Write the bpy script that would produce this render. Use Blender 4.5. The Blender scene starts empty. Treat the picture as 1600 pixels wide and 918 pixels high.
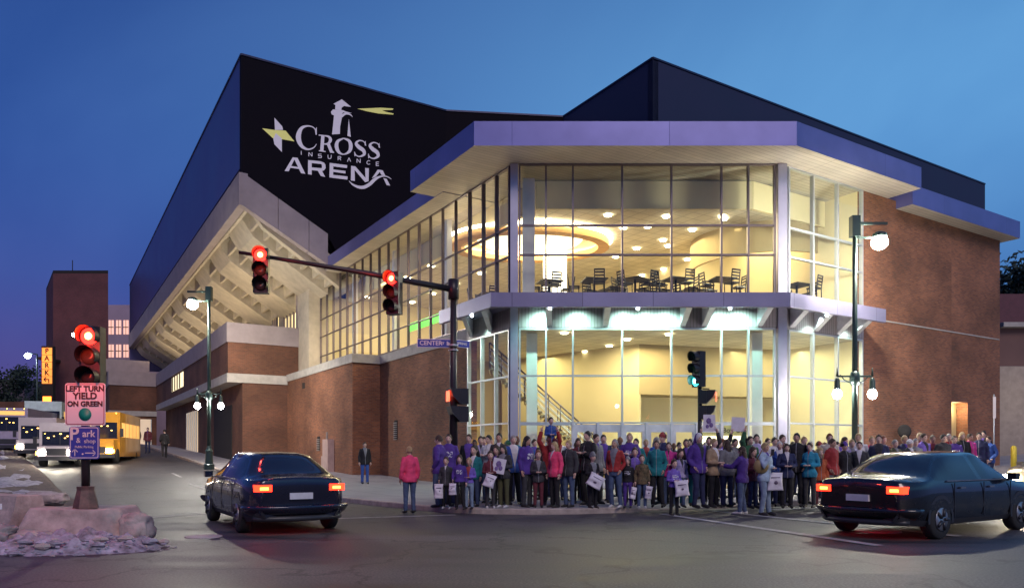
import bpy, bmesh, math, random
from mathutils import Vector, Matrix
random.seed(7)
R=math.radians
S=bpy.context.scene
COL=S.collection
# ---------------------------------------------------------------- camera
FPX=1158.0; HZ=709.0; CAMZ=1.4
cd=bpy.data.cameras.new('camera'); cam=bpy.data.objects.new('camera',cd); COL.objects.link(cam)
cam.location=(0,0,CAMZ); cam.rotation_euler=(R(90),0,0)
cd.sensor_width=36; cd.lens=FPX/1600*36; cd.shift_x=0; cd.shift_y=(HZ-459)/1600
cd.clip_start=.1; cd.clip_end=3000
S.camera=cam
S.view_settings.view_transform='Standard'; S.view_settings.look='None'
S.view_settings.exposure=0.75; S.view_settings.gamma=1
# ---------------------------------------------------------------- sky
W=bpy.data.worlds.new('World'); S.world=W; W.use_nodes=True
nt=W.node_tree; bg=nt.nodes['Background']
tc=nt.nodes.new('ShaderNodeTexCoord'); sx=nt.nodes.new('ShaderNodeSeparateXYZ')
nt.links.new(tc.outputs['Generated'],sx.inputs[0])
def wramp(stops,inp):
    r=nt.nodes.new('ShaderNodeValToRGB'); nt.links.new(inp,r.inputs[0])
    while len(r.color_ramp.elements)<len(stops): r.color_ramp.elements.new(.5)
    for e,(p,c) in zip(r.color_ramp.elements,stops): e.position=p; e.color=(*c,1)
    r.color_ramp.interpolation='B_SPLINE' if len(stops)>2 else 'LINEAR'
    return r.outputs[0]
left=wramp([(0,(.075,.05,.16)),(.10,(.055,.052,.21)),(.2,(.03,.062,.25)),(.36,(.024,.075,.27)),(.55,(.022,.06,.22)),(1,(.012,.04,.18))],sx.outputs[2])
right=wramp([(0,(.06,.09,.26)),(.12,(.045,.12,.33)),(.25,(.065,.19,.43)),(.40,(.085,.26,.53)),(.55,(.05,.16,.38)),(1,(.015,.06,.24))],sx.outputs[2])
mr=nt.nodes.new('ShaderNodeMapRange'); mr.inputs[1].default_value=-.55; mr.inputs[2].default_value=.55; mr.interpolation_type='SMOOTHSTEP'
nt.links.new(sx.outputs[0],mr.inputs[0])
wn=nt.nodes.new('ShaderNodeTexNoise'); wn.inputs['Scale'].default_value=1.6; wn.inputs['Detail'].default_value=5; wn.inputs['Distortion'].default_value=.6
nt.links.new(tc.outputs['Generated'],wn.inputs['Vector'])
mx=nt.nodes.new('ShaderNodeMixRGB'); nt.links.new(mr.outputs[0],mx.inputs[0]); nt.links.new(left,mx.inputs[1]); nt.links.new(right,mx.inputs[2])
m2=nt.nodes.new('ShaderNodeMixRGB'); m2.blend_type='MULTIPLY'; m2.inputs[0].default_value=.8
wr=wramp([(.36,(.70,.76,.84)),(.64,(1.32,1.18,1.06))],wn.outputs[0])
nt.links.new(mx.outputs[0],m2.inputs[1]); nt.links.new(wr,m2.inputs[2]); nt.links.new(m2.outputs[0],bg.inputs[0])
bg.inputs[1].default_value=.82
# last twilight glow from behind the photographer
sl=bpy.data.lights.new('twilight_sun','SUN'); sl.energy=.75; sl.angle=R(25); sl.color=(1,.80,.76)
so=bpy.data.objects.new('twilight_sun',sl); COL.objects.link(so); so.rotation_euler=(R(52),0,R(18))
# ---------------------------------------------------------------- frames
TL=(800-75)/FPX; _n=math.hypot(1,TL)
U=Vector((-TL/_n,1/_n,0)); V=Vector((1/_n,TL/_n,0))
F0=Vector((.05,27,0)); F1=Vector((9.75,27,0))
def L(u,v,z=0): return F0+U*u+V*v+Vector((0,0,z))
def RT(s,w,z=0): return F1+V*s-U*w+Vector((0,0,z))      # w = outwards
def hit(px,py,P,N):
    d=Vector(((px-800)/FPX,1,(HZ-py)/FPX)); o=Vector((0,0,CAMZ))
    t=(P-o).dot(N)/d.dot(N); return o+d*t
def interp(x,xs,ys):
    if x<=xs[0]: return ys[0]
    for i in range(len(xs)-1):
        if x<=xs[i+1]: return ys[i]+(ys[i+1]-ys[i])*(x-xs[i])/(xs[i+1]-xs[i])
    return ys[-1]
def clamp(x,a,b): return max(a,min(b,x))
def G(x,y):
    dx,dy=x+4.85,y-21.6
    s=dx*U.x+dy*U.y; w=dx*V.x+dy*V.y
    a=interp(s,[4,10,19,28,40,55,90,200],[0,.1,.5,.95,1.5,2.2,3.0,3.3])*(1-.04*clamp(w,0,10))*(1-clamp((w-14)/20,0,1))
    t=(x-8)*V.x+(y-20)*V.y
    b=interp(t,[3,10,18,40,100],[0,.25,.6,1.6,3])
    return a+b*clamp((x+2)/8,0,1)
# ---------------------------------------------------------------- materials
MATS={}
def N(nt,t,**k):
    n=nt.nodes.new(t)
    for a,b in k.items(): setattr(n,a,b)
    return n
def mat(name,col,rough=.6,metal=0,var=.15,vs=3.0,bump=0,bs=20,emit=None,es=0,spec=.5,coat=0,col2=None,coord='Object',sheen=0):
    if name in MATS: return MATS[name]
    m=bpy.data.materials.new(name); m.use_nodes=True; t=m.node_tree; p=t.nodes['Principled BSDF']
    p.inputs['Roughness'].default_value=rough; p.inputs['Metallic'].default_value=metal
    p.inputs['Specular IOR Level'].default_value=spec; p.inputs['Coat Weight'].default_value=coat
    tcn=N(t,'ShaderNodeTexCoord'); co=tcn.outputs[coord]
    if var>0 or col2:
        n=N(t,'ShaderNodeTexNoise'); n.inputs['Scale'].default_value=vs; n.inputs['Detail'].default_value=5; n.inputs['Roughness'].default_value=.6
        t.links.new(co,n.inputs['Vector'])
        r=N(t,'ShaderNodeValToRGB'); t.links.new(n.outputs[0],r.inputs[0])
        c2=col2 or tuple(clamp(c*(1+var),0,1) for c in col); c1=col if col2 else tuple(c*(1-var) for c in col)
        r.color_ramp.elements[0].position=.3; r.color_ramp.elements[0].color=(*c1,1)
        r.color_ramp.elements[1].position=.7; r.color_ramp.elements[1].color=(*c2,1)
        t.links.new(r.outputs[0],p.inputs['Base Color'])
        rr=N(t,'ShaderNodeMapRange'); rr.inputs[3].default_value=max(0,rough-.1); rr.inputs[4].default_value=min(1,rough+.12)
        t.links.new(n.outputs[0],rr.inputs[0]); t.links.new(rr.outputs[0],p.inputs['Roughness'])
    else: p.inputs['Base Color'].default_value=(*col,1)
    if bump>0:
        b=N(t,'ShaderNodeBump'); b.inputs['Strength'].default_value=bump; b.inputs['Distance'].default_value=.02
        n2=N(t,'ShaderNodeTexNoise'); n2.inputs['Scale'].default_value=bs; n2.inputs['Detail'].default_value=4
        t.links.new(co,n2.inputs['Vector']); t.links.new(n2.outputs[0],b.inputs['Height']); t.links.new(b.outputs[0],p.inputs['Normal'])
    if emit:
        p.inputs['Emission Color'].default_value=(*emit,1); p.inputs['Emission Strength'].default_value=es
    MATS[name]=m; return m
def brick(name,c1,c2,mortar,bw=.22,bh=.075,ms=.010,stain=.5,rough=.85):
    m=bpy.data.materials.new(name); m.use_nodes=True; t=m.node_tree; p=t.nodes['Principled BSDF']
    uv=N(t,'ShaderNodeUVMap'); uv.uv_map='UV'
    b=N(t,'ShaderNodeTexBrick'); t.links.new(uv.outputs[0],b.inputs['Vector'])
    b.inputs['Scale'].default_value=1; b.inputs['Brick Width'].default_value=bw; b.inputs['Row Height'].default_value=bh
    b.inputs['Mortar Size'].default_value=ms; b.inputs['Mortar Smooth'].default_value=.3
    b.inputs['Color1'].default_value=(*c1,1); b.inputs['Color2'].default_value=(*c2,1); b.inputs['Mortar'].default_value=(*mortar,1)
    n=N(t,'ShaderNodeTexNoise'); n.inputs['Scale'].default_value=.45; n.inputs['Detail'].default_value=6; t.links.new(uv.outputs[0],n.inputs['Vector'])
    r=N(t,'ShaderNodeValToRGB'); t.links.new(n.outputs[0],r.inputs[0])
    r.color_ramp.elements[0].position=.3; r.color_ramp.elements[0].color=(1-stain,)*3+(1,)
    r.color_ramp.elements[1].position=.68; r.color_ramp.elements[1].color=(1.12,1.1,1.08,1)
    x=N(t,'ShaderNodeMixRGB',blend_type='MULTIPLY'); x.inputs[0].default_value=1
    t.links.new(b.outputs[0],x.inputs[1]); t.links.new(r.outputs[0],x.inputs[2]); t.links.new(x.outputs[0],p.inputs['Base Color'])
    p.inputs['Roughness'].default_value=rough
    bp=N(t,'ShaderNodeBump'); bp.inputs['Strength'].default_value=.5; bp.inputs['Distance'].default_value=.01; bp.invert=True
    t.links.new(b.outputs[1],bp.inputs['Height']); t.links.new(bp.outputs[0],p.inputs['Normal'])
    MATS[name]=m; return m
def glassmat(name,tint=(1,1,1),refl=.1):
    m=bpy.data.materials.new(name); m.use_nodes=True; t=m.node_tree; t.nodes.clear()
    o=N(t,'ShaderNodeOutputMaterial'); tr=N(t,'ShaderNodeBsdfTransparent'); gl=N(t,'ShaderNodeBsdfGlossy'); mixx=N(t,'ShaderNodeMixShader')
    tr.inputs[0].default_value=(*tint,1); gl.inputs['Roughness'].default_value=.02
    lw=N(t,'ShaderNodeLayerWeight'); lw.inputs[0].default_value=.5
    pw=N(t,'ShaderNodeMath',operation='POWER'); pw.inputs[1].default_value=3.2; t.links.new(lw.outputs[1],pw.inputs[0])
    fr=N(t,'ShaderNodeMath',operation='MULTIPLY_ADD'); fr.inputs[1].default_value=.95-refl; fr.inputs[2].default_value=refl*.5; t.links.new(pw.outputs[0],fr.inputs[0])
    n=N(t,'ShaderNodeTexNoise'); n.inputs['Scale'].default_value=.35
    b=N(t,'ShaderNodeBump'); b.inputs['Strength'].default_value=.05; t.links.new(n.outputs[0],b.inputs['Height']); t.links.new(b.outputs[0],gl.inputs['Normal'])
    t.links.new(fr.outputs[0],mixx.inputs[0]); t.links.new(tr.outputs[0],mixx.inputs[1]); t.links.new(gl.outputs[0],mixx.inputs[2]); t.links.new(mixx.outputs[0],o.inputs[0])
    MATS[name]=m; return m
def lampmat(name,col,strength):
    m=bpy.data.materials.new(name); m.use_nodes=True; t=m.node_tree; p=t.nodes['Principled BSDF']
    p.inputs['Base Color'].default_value=(*[min(1,c) for c in col],1); p.inputs['Emission Color'].default_value=(*col,1); p.inputs['Emission Strength'].default_value=strength
    MATS[name]=m; return m
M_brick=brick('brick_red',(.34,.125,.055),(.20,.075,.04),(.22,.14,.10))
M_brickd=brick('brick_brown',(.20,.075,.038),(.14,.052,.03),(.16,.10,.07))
M_panel=mat('precast_concrete',(.33,.27,.27),.8,var=.14,vs=1.1,bump=.25,bs=6)
M_conc=mat('concrete_band',(.42,.39,.35),.85,var=.18,vs=2.2,bump=.3,bs=14)
M_rib=mat('rib_concrete',(.50,.43,.33),.8,var=.16,vs=1.6,bump=.2,bs=8)
M_black=mat('black_cladding',(.006,.004,.008),.85,var=.2,vs=.4,spec=.15)
M_navy=mat('navy_cladding',(.018,.02,.06),.6,metal=.2,var=.1,vs=.3)
M_blue=mat('blue_metal_cladding',(.10,.085,.21),.38,metal=.6,var=.12,vs=.25)
def seammat(name,col,rough,metal,period,gap=.02,axis='u'):
    m=bpy.data.materials.new(name); m.use_nodes=True; t=m.node_tree; p=t.nodes['Principled BSDF']
    uv=N(t,'ShaderNodeUVMap'); uv.uv_map='UV'
    b=N(t,'ShaderNodeTexBrick'); b.offset=0; b.inputs['Scale'].default_value=1
    b.inputs['Brick Width'].default_value=period[0]; b.inputs['Row Height'].default_value=period[1]; b.inputs['Mortar Size'].default_value=gap; b.inputs['Mortar Smooth'].default_value=.5
    c2=tuple(c*.88 for c in col); b.inputs['Color1'].default_value=(*col,1); b.inputs['Color2'].default_value=(*c2,1); b.inputs['Mortar'].default_value=(*[c*.45 for c in col],1)
    t.links.new(uv.outputs[0],b.inputs['Vector']); 
    n=N(t,'ShaderNodeTexNoise'); n.inputs['Scale'].default_value=.8; n.inputs['Detail'].default_value=5; t.links.new(uv.outputs[0],n.inputs['Vector'])
    r=N(t,'ShaderNodeValToRGB'); t.links.new(n.outputs[0],r.inputs[0]); r.color_ramp.elements[0].position=.3; r.color_ramp.elements[0].color=(.8,.8,.8,1); r.color_ramp.elements[1].position=.7
    x=N(t,'ShaderNodeMixRGB',blend_type='MULTIPLY'); x.inputs[0].default_value=1; t.links.new(b.outputs[0],x.inputs[1]); t.links.new(r.outputs[0],x.inputs[2])
    t.links.new(x.outputs[0],p.inputs['Base Color']); p.inputs['Roughness'].default_value=rough; p.inputs['Metallic'].default_value=metal
    bp=N(t,'ShaderNodeBump'); bp.invert=True; bp.inputs['Strength'].default_value=.4; bp.inputs['Distance'].default_value=.01; t.links.new(b.outputs[1],bp.inputs['Height']); t.links.new(bp.outputs[0],p.inputs['Normal'])
    MATS[name]=m; return m
M_fascia=seammat('fascia_metal_panel',(.18,.18,.43),.38,.55,(5.4,1.6),.008)  # blue-purple light on the metal is tinted into this base colour
M_canopy=seammat('canopy_metal_panel',(.30,.28,.42),.42,.45,(2.4,1.6),.014)
M_soffit=seammat('soffit_metal_planks',(.62,.56,.47),.5,.15,(6,.2),.012)
M_corr=seammat('vertical_metal_siding',(.42,.38,.38),.5,.3,(.12,3),.012)
M_tile=seammat('ceiling_tiles',(.72,.66,.52),.9,0,(.6,.6),.018)
M_cream=mat('cream_plaster',(.72,.62,.38),.85,var=.05,vs=.5)
M_creamd=mat('tan_plaster',(.42,.33,.18),.85,var=.05,vs=.5)
M_floor=mat('interior_floor',(.25,.2,.14),.5,var=.1)
M_alu=mat('aluminium_frame',(.50,.53,.55),.38,metal=.6,var=.06)
M_alud=mat('bronze_frame',(.16,.13,.15),.4,metal=.6,var=.06)
M_colm=mat('silver_column_cladding',(.42,.41,.50),.4,metal=.6,var=.08,vs=1.5)
M_glass=glassmat('window_glass',(.93,.97,.93),.10)
M_glassl=glassmat('street_side_glass',(.93,.96,.93),.13)
M_steel=mat('dark_green_pole_paint',(.03,.055,.05),.35,metal=.3,var=.15)
M_blk=mat('black_pole_paint',(.025,.02,.022),.4,metal=.2,var=.2)
M_dark=mat('dark_void',(.02,.017,.017),.9)
M_white=mat('white_paint',(.75,.75,.76),.5,var=.06)
M_wood=mat('dark_wood',(.03,.018,.014),.4,var=.2)
# ---------------------------------------------------------------- mesh builder
class MB:
    def __init__(s): s.bm=bmesh.new(); s.mats=[]
    def mi(s,m):
        if m not in s.mats: s.mats.append(m)
        return s.mats.index(m)
    def face(s,pts,m=None,smooth=False):
        vs=[s.bm.verts.new(p) for p in pts]
        try: f=s.bm.faces.new(vs)
        except Exception: return
        f.smooth=smooth
        if m: f.material_index=s.mi(m)
        return f
    def hexa(s,a,b,m=None):           # a,b: 4 bottom, 4 top
        for q in ((a[3],a[2],a[1],a[0]),(b[0],b[1],b[2],b[3])): s.face(q,m)
        for i in range(4):
            j=(i+1)%4; s.face((a[i],a[j],b[j],b[i]),m)
    def box(s,x0,x1,y0,y1,z0,z1,m=None,f=None):
        f=f or (lambda x,y,z:Vector((x,y,z)))
        s.hexa([f(x0,y0,z0),f(x1,y0,z0),f(x1,y1,z0),f(x0,y1,z0)],[f(x0,y0,z1),f(x1,y0,z1),f(x1,y1,z1),f(x0,y1,z1)],m)
    def prism(s,poly,z0,z1,m=None,mt=None,mb=None):
        a=[Vector((p[0],p[1],z0)) for p in poly]; b=[Vector((p[0],p[1],z1)) for p in poly]
        s.face(list(reversed(a)),mb or m); s.face(b,mt or m)
        for i in range(len(poly)):
            j=(i+1)%len(poly); s.face((a[i],a[j],b[j],b[i]),m)
    def grid(s,rows,m=None,smooth=True,closed=False,cap=False):
        vr=[[s.bm.verts.new(p) for p in r] for r in rows]
        for i in range(len(vr)-1):
            n=len(vr[i]); 
            for j in range(n if closed else n-1):
                k=(j+1)%n
                try:
                    f=s.bm.faces.new((vr[i][j],vr[i][k],vr[i+1][k],vr[i+1][j])); f.smooth=smooth
                    if m: f.material_index=s.mi(m)
                except Exception: pass
        if cap:
            for r in (list(reversed(vr[0])),vr[-1]):
                try:
                    f=s.bm.faces.new(r)
                    if m: f.material_index=s.mi(m)
                except Exception: pass
    def tube(s,pts,rad,n=8,m=None,smooth=True,sq=None):
        pts=[Vector(p) for p in pts]; 
        if not isinstance(rad,(list,tuple)): rad=[rad]*len(pts)
        rows=[]; ref=None
        for i,p in enumerate(pts):
            d=(pts[min(i+1,len(pts)-1)]-pts[max(i-1,0)]).normalized()
            if ref is None: ref=d.orthogonal() if abs(d.z)<.9 else Vector((1,0,0))
            a=(ref-d*ref.dot(d)).normalized(); b=d.cross(a); ref=a
            r=rad[i]; rx,ry=(r if isinstance(r,tuple) else (r,r))
            rows.append([p+a*rx*math.cos(2*math.pi*k/n)+b*ry*math.sin(2*math.pi*k/n) for k in range(n)])
        s.grid(rows,m,smooth,True,True)
    def lathe(s,prof,c=(0,0,0),n=16,m=None,smooth=True,ax='z'):
        c=Vector(c); rows=[]
        for r,h in prof:
            row=[]
            for k in range(n):
                a=2*math.pi*k/n; x,y=r*math.cos(a),r*math.sin(a)
                row.append(c+(Vector((x,y,h)) if ax=='z' else Vector((x,-h,y)) if ax=='-y' else Vector((h,x,y))))
            rows.append(row)
        s.grid(rows,m,smooth,True,True)
    def ball(s,c,r,n=12,m=None,sc=(1,1,1)):
        c=Vector(c); k=max(4,n//2)
        rows=[[c+Vector((r*sc[0]*math.sin(math.pi*(i+.02)/(k+.04))*math.cos(2*math.pi*j/n),r*sc[1]*math.sin(math.pi*(i+.02)/(k+.04))*math.sin(2*math.pi*j/n),r*sc[2]*math.cos(math.pi*(i+.02)/(k+.04)))) for j in range(n)] for i in range(k+1)]
        s.grid(rows,m,True,True,True)
    def build(s,name,m=None,parent=None,fixn=True,uv=True,bevel=0,xf=None):
        me=bpy.data.meshes.new(name)
        if fixn: bmesh.ops.recalc_face_normals(s.bm,faces=s.bm.faces)
        if bevel:
            es=[e for e in s.bm.edges if len(e.link_faces)==2 and e.calc_face_angle(0)>.6]
            bmesh.ops.bevel(s.bm,geom=es,offset=bevel,segments=2,affect='EDGES',clamp_overlap=True)
        if xf is not None: s.bm.transform(xf)
        if uv:
            ul=s.bm.loops.layers.uv.new('UV')
            for f in s.bm.faces:
                f.normal_update(); n=f.normal
                if abs(n.z)>.7:
                    for l in f.loops: l[ul].uv=(l.vert.co.dot(V),l.vert.co.dot(U))
                else:
                    t=Vector((-n.y,n.x,0)).normalized()
                    for l in f.loops: l[ul].uv=(l.vert.co.dot(t),l.vert.co.z)
        s.bm.to_mesh(me); s.bm.free()
        for q in s.mats or ([m] if m else []): me.materials.append(q)
        if s.mats and m and m not in s.mats: pass
        o=bpy.data.objects.new(name,me); COL.objects.link(o)
        if parent: o.parent=parent
        return o
def tag(o,label=None,cat=None,group=None,kind=None):
    if label: o['label']=label
    if cat: o['category']=cat
    if group: o['group']=group
    if kind: o['kind']=kind
    return o
def thing(name,loc,rz,label,cat,group=None):
    o=bpy.data.objects.new(name,None); COL.objects.link(o); o.location=loc; o.rotation_euler=(0,0,rz)
    o.empty_display_size=.2
    return tag(o,label,cat,group)
def copy_tree(o,parent=None):
    c=o.copy(); COL.objects.link(c); c.parent=parent
    for ch in [x for x in ALLCH(o)]: copy_tree(ch,c)
    return c
def ALLCH(o): return list(o.children)
def light(name,kind,loc,energy,col=(1,1,1),size=.2,rot=None,parent=None,sy=None,blend=.6,ang=100):
    l=bpy.data.lights.new(name,kind); l.energy=energy; l.color=col
    if kind=='AREA':
        l.size=size
        if sy: l.shape='RECTANGLE'; l.size_y=sy
    elif kind=='SPOT': l.spot_size=R(ang); l.spot_blend=blend; l.shadow_soft_size=size
    else: l.shadow_soft_size=size
    o=bpy.data.objects.new(name,l); COL.objects.link(o); o.location=loc
    if rot: o.rotation_euler=rot
    if parent: o.parent=parent
    return o
def text(s,size,name,m,parent,loc,rot=(R(90),0,0),ext=.003,xs=1,align='CENTER',bold=0):
    c=bpy.data.curves.new(name,'FONT'); c.body=s; c.size=size; c.extrude=ext; c.align_x=align; c.align_y='CENTER'; c.offset=bold; c.resolution_u=4
    o=bpy.data.objects.new('tmp',c); COL.objects.link(o)
    dg=bpy.context.evaluated_depsgraph_get(); me=bpy.data.meshes.new_from_object(o.evaluated_get(dg)); me.name=name
    bpy.data.objects.remove(o)
    me.transform(Matrix.Scale(xs,4,(1,0,0))); me.materials.clear(); me.materials.append(m)
    t=bpy.data.objects.new(name,me); COL.objects.link(t); t.location=loc; t.rotation_euler=rot
    if parent: t.parent=parent
    return t
# ================================================================ GROUND
def asphalt():
    m=bpy.data.materials.new('asphalt'); m.use_nodes=True; t=m.node_tree; p=t.nodes['Principled BSDF']
    tcn=N(t,'ShaderNodeTexCoord')
    def noise(sc,d=6,dist=0,vec=None):
        n=N(t,'ShaderNodeTexNoise'); n.inputs['Scale'].default_value=sc; n.inputs['Detail'].default_value=d; n.inputs['Distortion'].default_value=dist
        t.links.new(vec or tcn.outputs['Object'],n.inputs['Vector']); return n.outputs[0]
    mp=N(t,'ShaderNodeMapping'); mp.inputs['Rotation'].default_value=(0,0,R(-15)); mp.inputs['Scale'].default_value=(.25,1.3,1); t.links.new(tcn.outputs['Object'],mp.inputs[0])
    a=noise(.8,9,1.0,mp.outputs[0]); b=noise(34,6)
    r=N(t,'ShaderNodeValToRGB'); t.links.new(a,r.inputs[0]); e=r.color_ramp.elements
    e[0].position=.34; e[0].color=(.032,.031,.036,1); e[1].position=.64; e[1].color=(.105,.095,.097,1)
    r2=N(t,'ShaderNodeValToRGB'); t.links.new(b,r2.inputs[0]); r2.color_ramp.elements[0].position=.40; r2.color_ramp.elements[0].color=(.5,.5,.5,1); r2.color_ramp.elements[1].position=.7; r2.color_ramp.elements[1].color=(1.5,1.48,1.45,1)
    x=N(t,'ShaderNodeMixRGB',blend_type='MULTIPLY'); x.inputs[0].default_value=1; t.links.new(r.outputs[0],x.inputs[1]); t.links.new(r2.outputs[0],x.inputs[2])
    v=N(t,'ShaderNodeTexVoronoi',feature='DISTANCE_TO_EDGE'); v.inputs['Scale'].default_value=.42
    wv=N(t,'ShaderNodeMixRGB'); wv.inputs[0].default_value=.12; nn=N(t,'ShaderNodeTexNoise'); nn.inputs['Scale'].default_value=1.2; nn.inputs['Detail'].default_value=6
    t.links.new(tcn.outputs['Object'],nn.inputs['Vector']); t.links.new(tcn.outputs['Object'],wv.inputs[1]); 
    sc=N(t,'ShaderNodeVectorMath',operation='SCALE'); sc.inputs['Scale'].default_value=14; t.links.new(nn.outputs[1],sc.inputs[0]); t.links.new(sc.outputs[0],wv.inputs[2]); t.links.new(wv.outputs[0],v.inputs['Vector'])
    cr=N(t,'ShaderNodeValToRGB'); cr.color_ramp.elements[0].position=.0; cr.color_ramp.elements[0].color=(.22,.22,.22,1); cr.color_ramp.elements[1].position=.028; t.links.new(v.outputs[0],cr.inputs[0])
    x2=N(t,'ShaderNodeMixRGB',blend_type='MULTIPLY'); x2.inputs[0].default_value=.9; t.links.new(x.outputs[0],x2.inputs[1]); t.links.new(cr.outputs[0],x2.inputs[2])
    t.links.new(x2.outputs[0],p.inputs['Base Color'])
    rr=N(t,'ShaderNodeMapRange'); rr.inputs[3].default_value=.40; rr.inputs[4].default_value=.78; t.links.new(a,rr.inputs[0]); t.links.new(rr.outputs[0],p.inputs['Roughness'])
    bp=N(t,'ShaderNodeBump'); bp.inputs['Strength'].default_value=.35; bp.inputs['Distance'].default_value=.01; t.links.new(b,bp.inputs['Height']); t.links.new(bp.outputs[0],p.inputs['Normal'])
    return m
M_asph=asphalt()
M_walk=seammat('sidewalk_concrete',(.33,.31,.32),.7,0,(1.5,1.5),.02)
M_curb=mat('granite_curb',(.36,.30,.26),.8,var=.3,vs=4,bump=.4,bs=20)
xs=[-900,-400,-200,-120]+[-80+1.25*i for i in range(129)]+[100,150,250,500,900]
ys=[-60,-30,-15,-8,-4]+[1.25*i for i in range(97)]+[135,160,200,300,600,1500]
g=MB(); g.grid([[Vector((x,y,G(x,y))) for x in xs] for y in ys],M_asph,True)
tag(g.build('ground',M_asph,fixn=False),None,None,None,'structure')
# sidewalk: curb line with inner line
cl=[]
for s in (95,80,65,55,48,40,34,28,24,19,14,10,6,3,0): 
    p=Vector((-4.85,21.6,0))+U*s; cl.append((p,p+V*11 if s>0 else p+V*9))
for p,q in (((-3.7,20.2),(2,28)),((-2.9,19.3),(2.3,29)),((-2.2,18.4),(3,29)),((-1.5,17.75),(4,29)),((-.7,17.35),(4.4,29)),((.4,17.2),(5,29)),((1.5,17.3),(5.5,29)),((2.6,17.7),(6,29)),((3.8,18.5),(7,29)),((6,19.4),(8.5,29.5))):
    cl.append((Vector((*p,0)),Vector((*q,0))))
for s in (0,4,8,12,16,22,30,45,70): 
    p=Vector((9.3,20.9,0))+V*s; cl.append((p,p-(-U)*9))
def ramp(i,p):   # kerb height, lowered at the crossing ramps
    return .13
walk=MB(); kb=MB()
ts=[0,.02,.06,.12,.2,.3,.42,.55,.7,.85,1]
fine=[]
for i in range(len(cl)-1):
    k=3
    for j in range(k): fine.append((cl[i][0].lerp(cl[i+1][0],j/k),cl[i][1].lerp(cl[i+1][1],j/k)))
fine.append(cl[-1])
def kh(p): 
    d=min((p-Vector((4.6,18.6,0))).length,99); return .03 if d<1.0 else .03+.10*clamp((d-1)/1.2,0,1)
rows=[]; k1=[]
for p,q in fine:
    d=(q-p).normalized(); a=p+d*.16
    rows.append([Vector((r.x,r.y,G(r.x,r.y)+kh(p)+(.13-kh(p))*clamp((r-p).length/1.8,0,1)-.004)) for r in [a.lerp(q,t) for t in ts]])
    k1.append([Vector((p.x,p.y,G(p.x,p.y)-.3)),Vector((p.x,p.y,G(p.x,p.y)+kh(p)-.02)),Vector((p.x+d.x*.02,p.y+d.y*.02,G(p.x,p.y)+kh(p))),Vector((a.x,a.y,G(a.x,a.y)+kh(p)+.001))])
walk.grid(rows,M_walk,True); tag(walk.build('sidewalk',M_walk,fixn=False),None,None,None,'structure')
kb.grid(k1,M_curb,False); tag(kb.build('curb',M_curb,fixn=False),None,None,None,'structure')
# road paint
M_paint=mat('worn_road_paint',(.50,.49,.48),.7,var=.35,vs=5,col2=(.20,.19,.19))
def unground(px,py,z=0):
    d=Vector(((px-800)/FPX,1,(HZ-py)/FPX)); t=(z-CAMZ)/d.z
    for _ in range(12):
        p=Vector((0,0,CAMZ))+d*t; t=(G(p.x,p.y)+z-CAMZ)/d.z
    return Vector((0,0,CAMZ))+d*t
def stripe(mb,a,b,w):
    d=(b-a).normalized(); n=Vector((-d.y,d.x,0))*w/2; k=max(2,int((b-a).length/1.0)); rows=[]
    for i in range(k+1):
        p=a.lerp(b,i/k); rows.append([Vector((q.x,q.y,G(q.x,q.y)+.012)) for q in (p-n,p+n)])
    mb.grid(rows,M_paint,False)
pm=MB()
C0=Vector((3.9,17.3,0))
for a,b,w in (((3.5,17.3),(5.6,11.3),.2),((4.9,18.2),(7.6,12.6),.2),((6.5,18.6),(11.5,21.2),.35),((-3.9,16.0),(-1.3,17.0),.17),
              ((-8.6,15.3),(-6.9,17.9),.12),((-13.3,30.5),(-10.9,27.0),.13),((-16.5,36),(-15.0,33.6),.13),((-10.2,12.9),(-8.2,15.2),.12)):
    stripe(pm,Vector((*a,0)),Vector((*b,0)),w)
tag(pm.build('road_markings',M_paint,fixn=False),None,None,None,'structure')
mh=MB(); c=unground(1371,829); mh.lathe([(.40,-.02),(.40,.012),(.36,.016),(.0,.017)],(c.x,c.y,G(c.x,c.y)),20,mat('manhole_iron',(.40,.38,.37),.7,metal=.1,bump=.5,bs=40))
tag(mh.build('manhole_cover'),'round pale manhole cover set in the asphalt at right','manhole cover')
mh=MB(); c=unground(318,838); mh.lathe([(.30,-.02),(.30,.012),(.27,.016),(.0,.017)],(c.x,c.y,G(c.x,c.y)),20,MATS['manhole_iron'])
tag(mh.build('manhole_cover'),'small manhole cover beside the snowy median tip at left','manhole cover')

# ================================================================ ARENA
A=thing('arena_building',(0,0,0),0,'large brick and glass arena with black lettered roof block and lit glazed corner entrance','arena')
ZT,ZS,ZM=11.93,6.41,7.3      # glass head, street-side sill, upper floor line
def wallq(mb,a,b,z0,z1,m,th=.3,out=None):
    """vertical wall slab between plan points a,b (Vectors); thickness towards -out"""
    n=out.normalized(); mb.hexa([Vector((p.x,p.y,z0)) for p in (a,b,b-n*th,a-n*th)],[Vector((p.x,p.y,z1)) for p in (a,b,b-n*th,a-n*th)],m)
nL=-V; nR=-U; nF=Vector((0,-1,0))
# -- brick street wall, right of the bump
b=MB(); wallq(b,L(3.42,0),L(12.8,0),-.5,ZS-.42,M_brick,.4,nL); b.build('brick_wall',M_brick,A)
b=MB(); wallq(b,L(12.8,-1.46),L(24.7,-1.46),-.5,ZS-.42,M_brick,1.8,nL); b.build('brick_wall',M_brick,A)
b=MB(); wallq(b,L(3.42,-.06),L(12.8,-.06),ZS-.42,ZS,M_conc,.5,nL); wallq(b,L(12.7,-1.52),L(24.7,-1.52),ZS-.42,ZS+.02,M_conc,1.9,nL); b.build('sill_band',M_conc,A)
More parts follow.
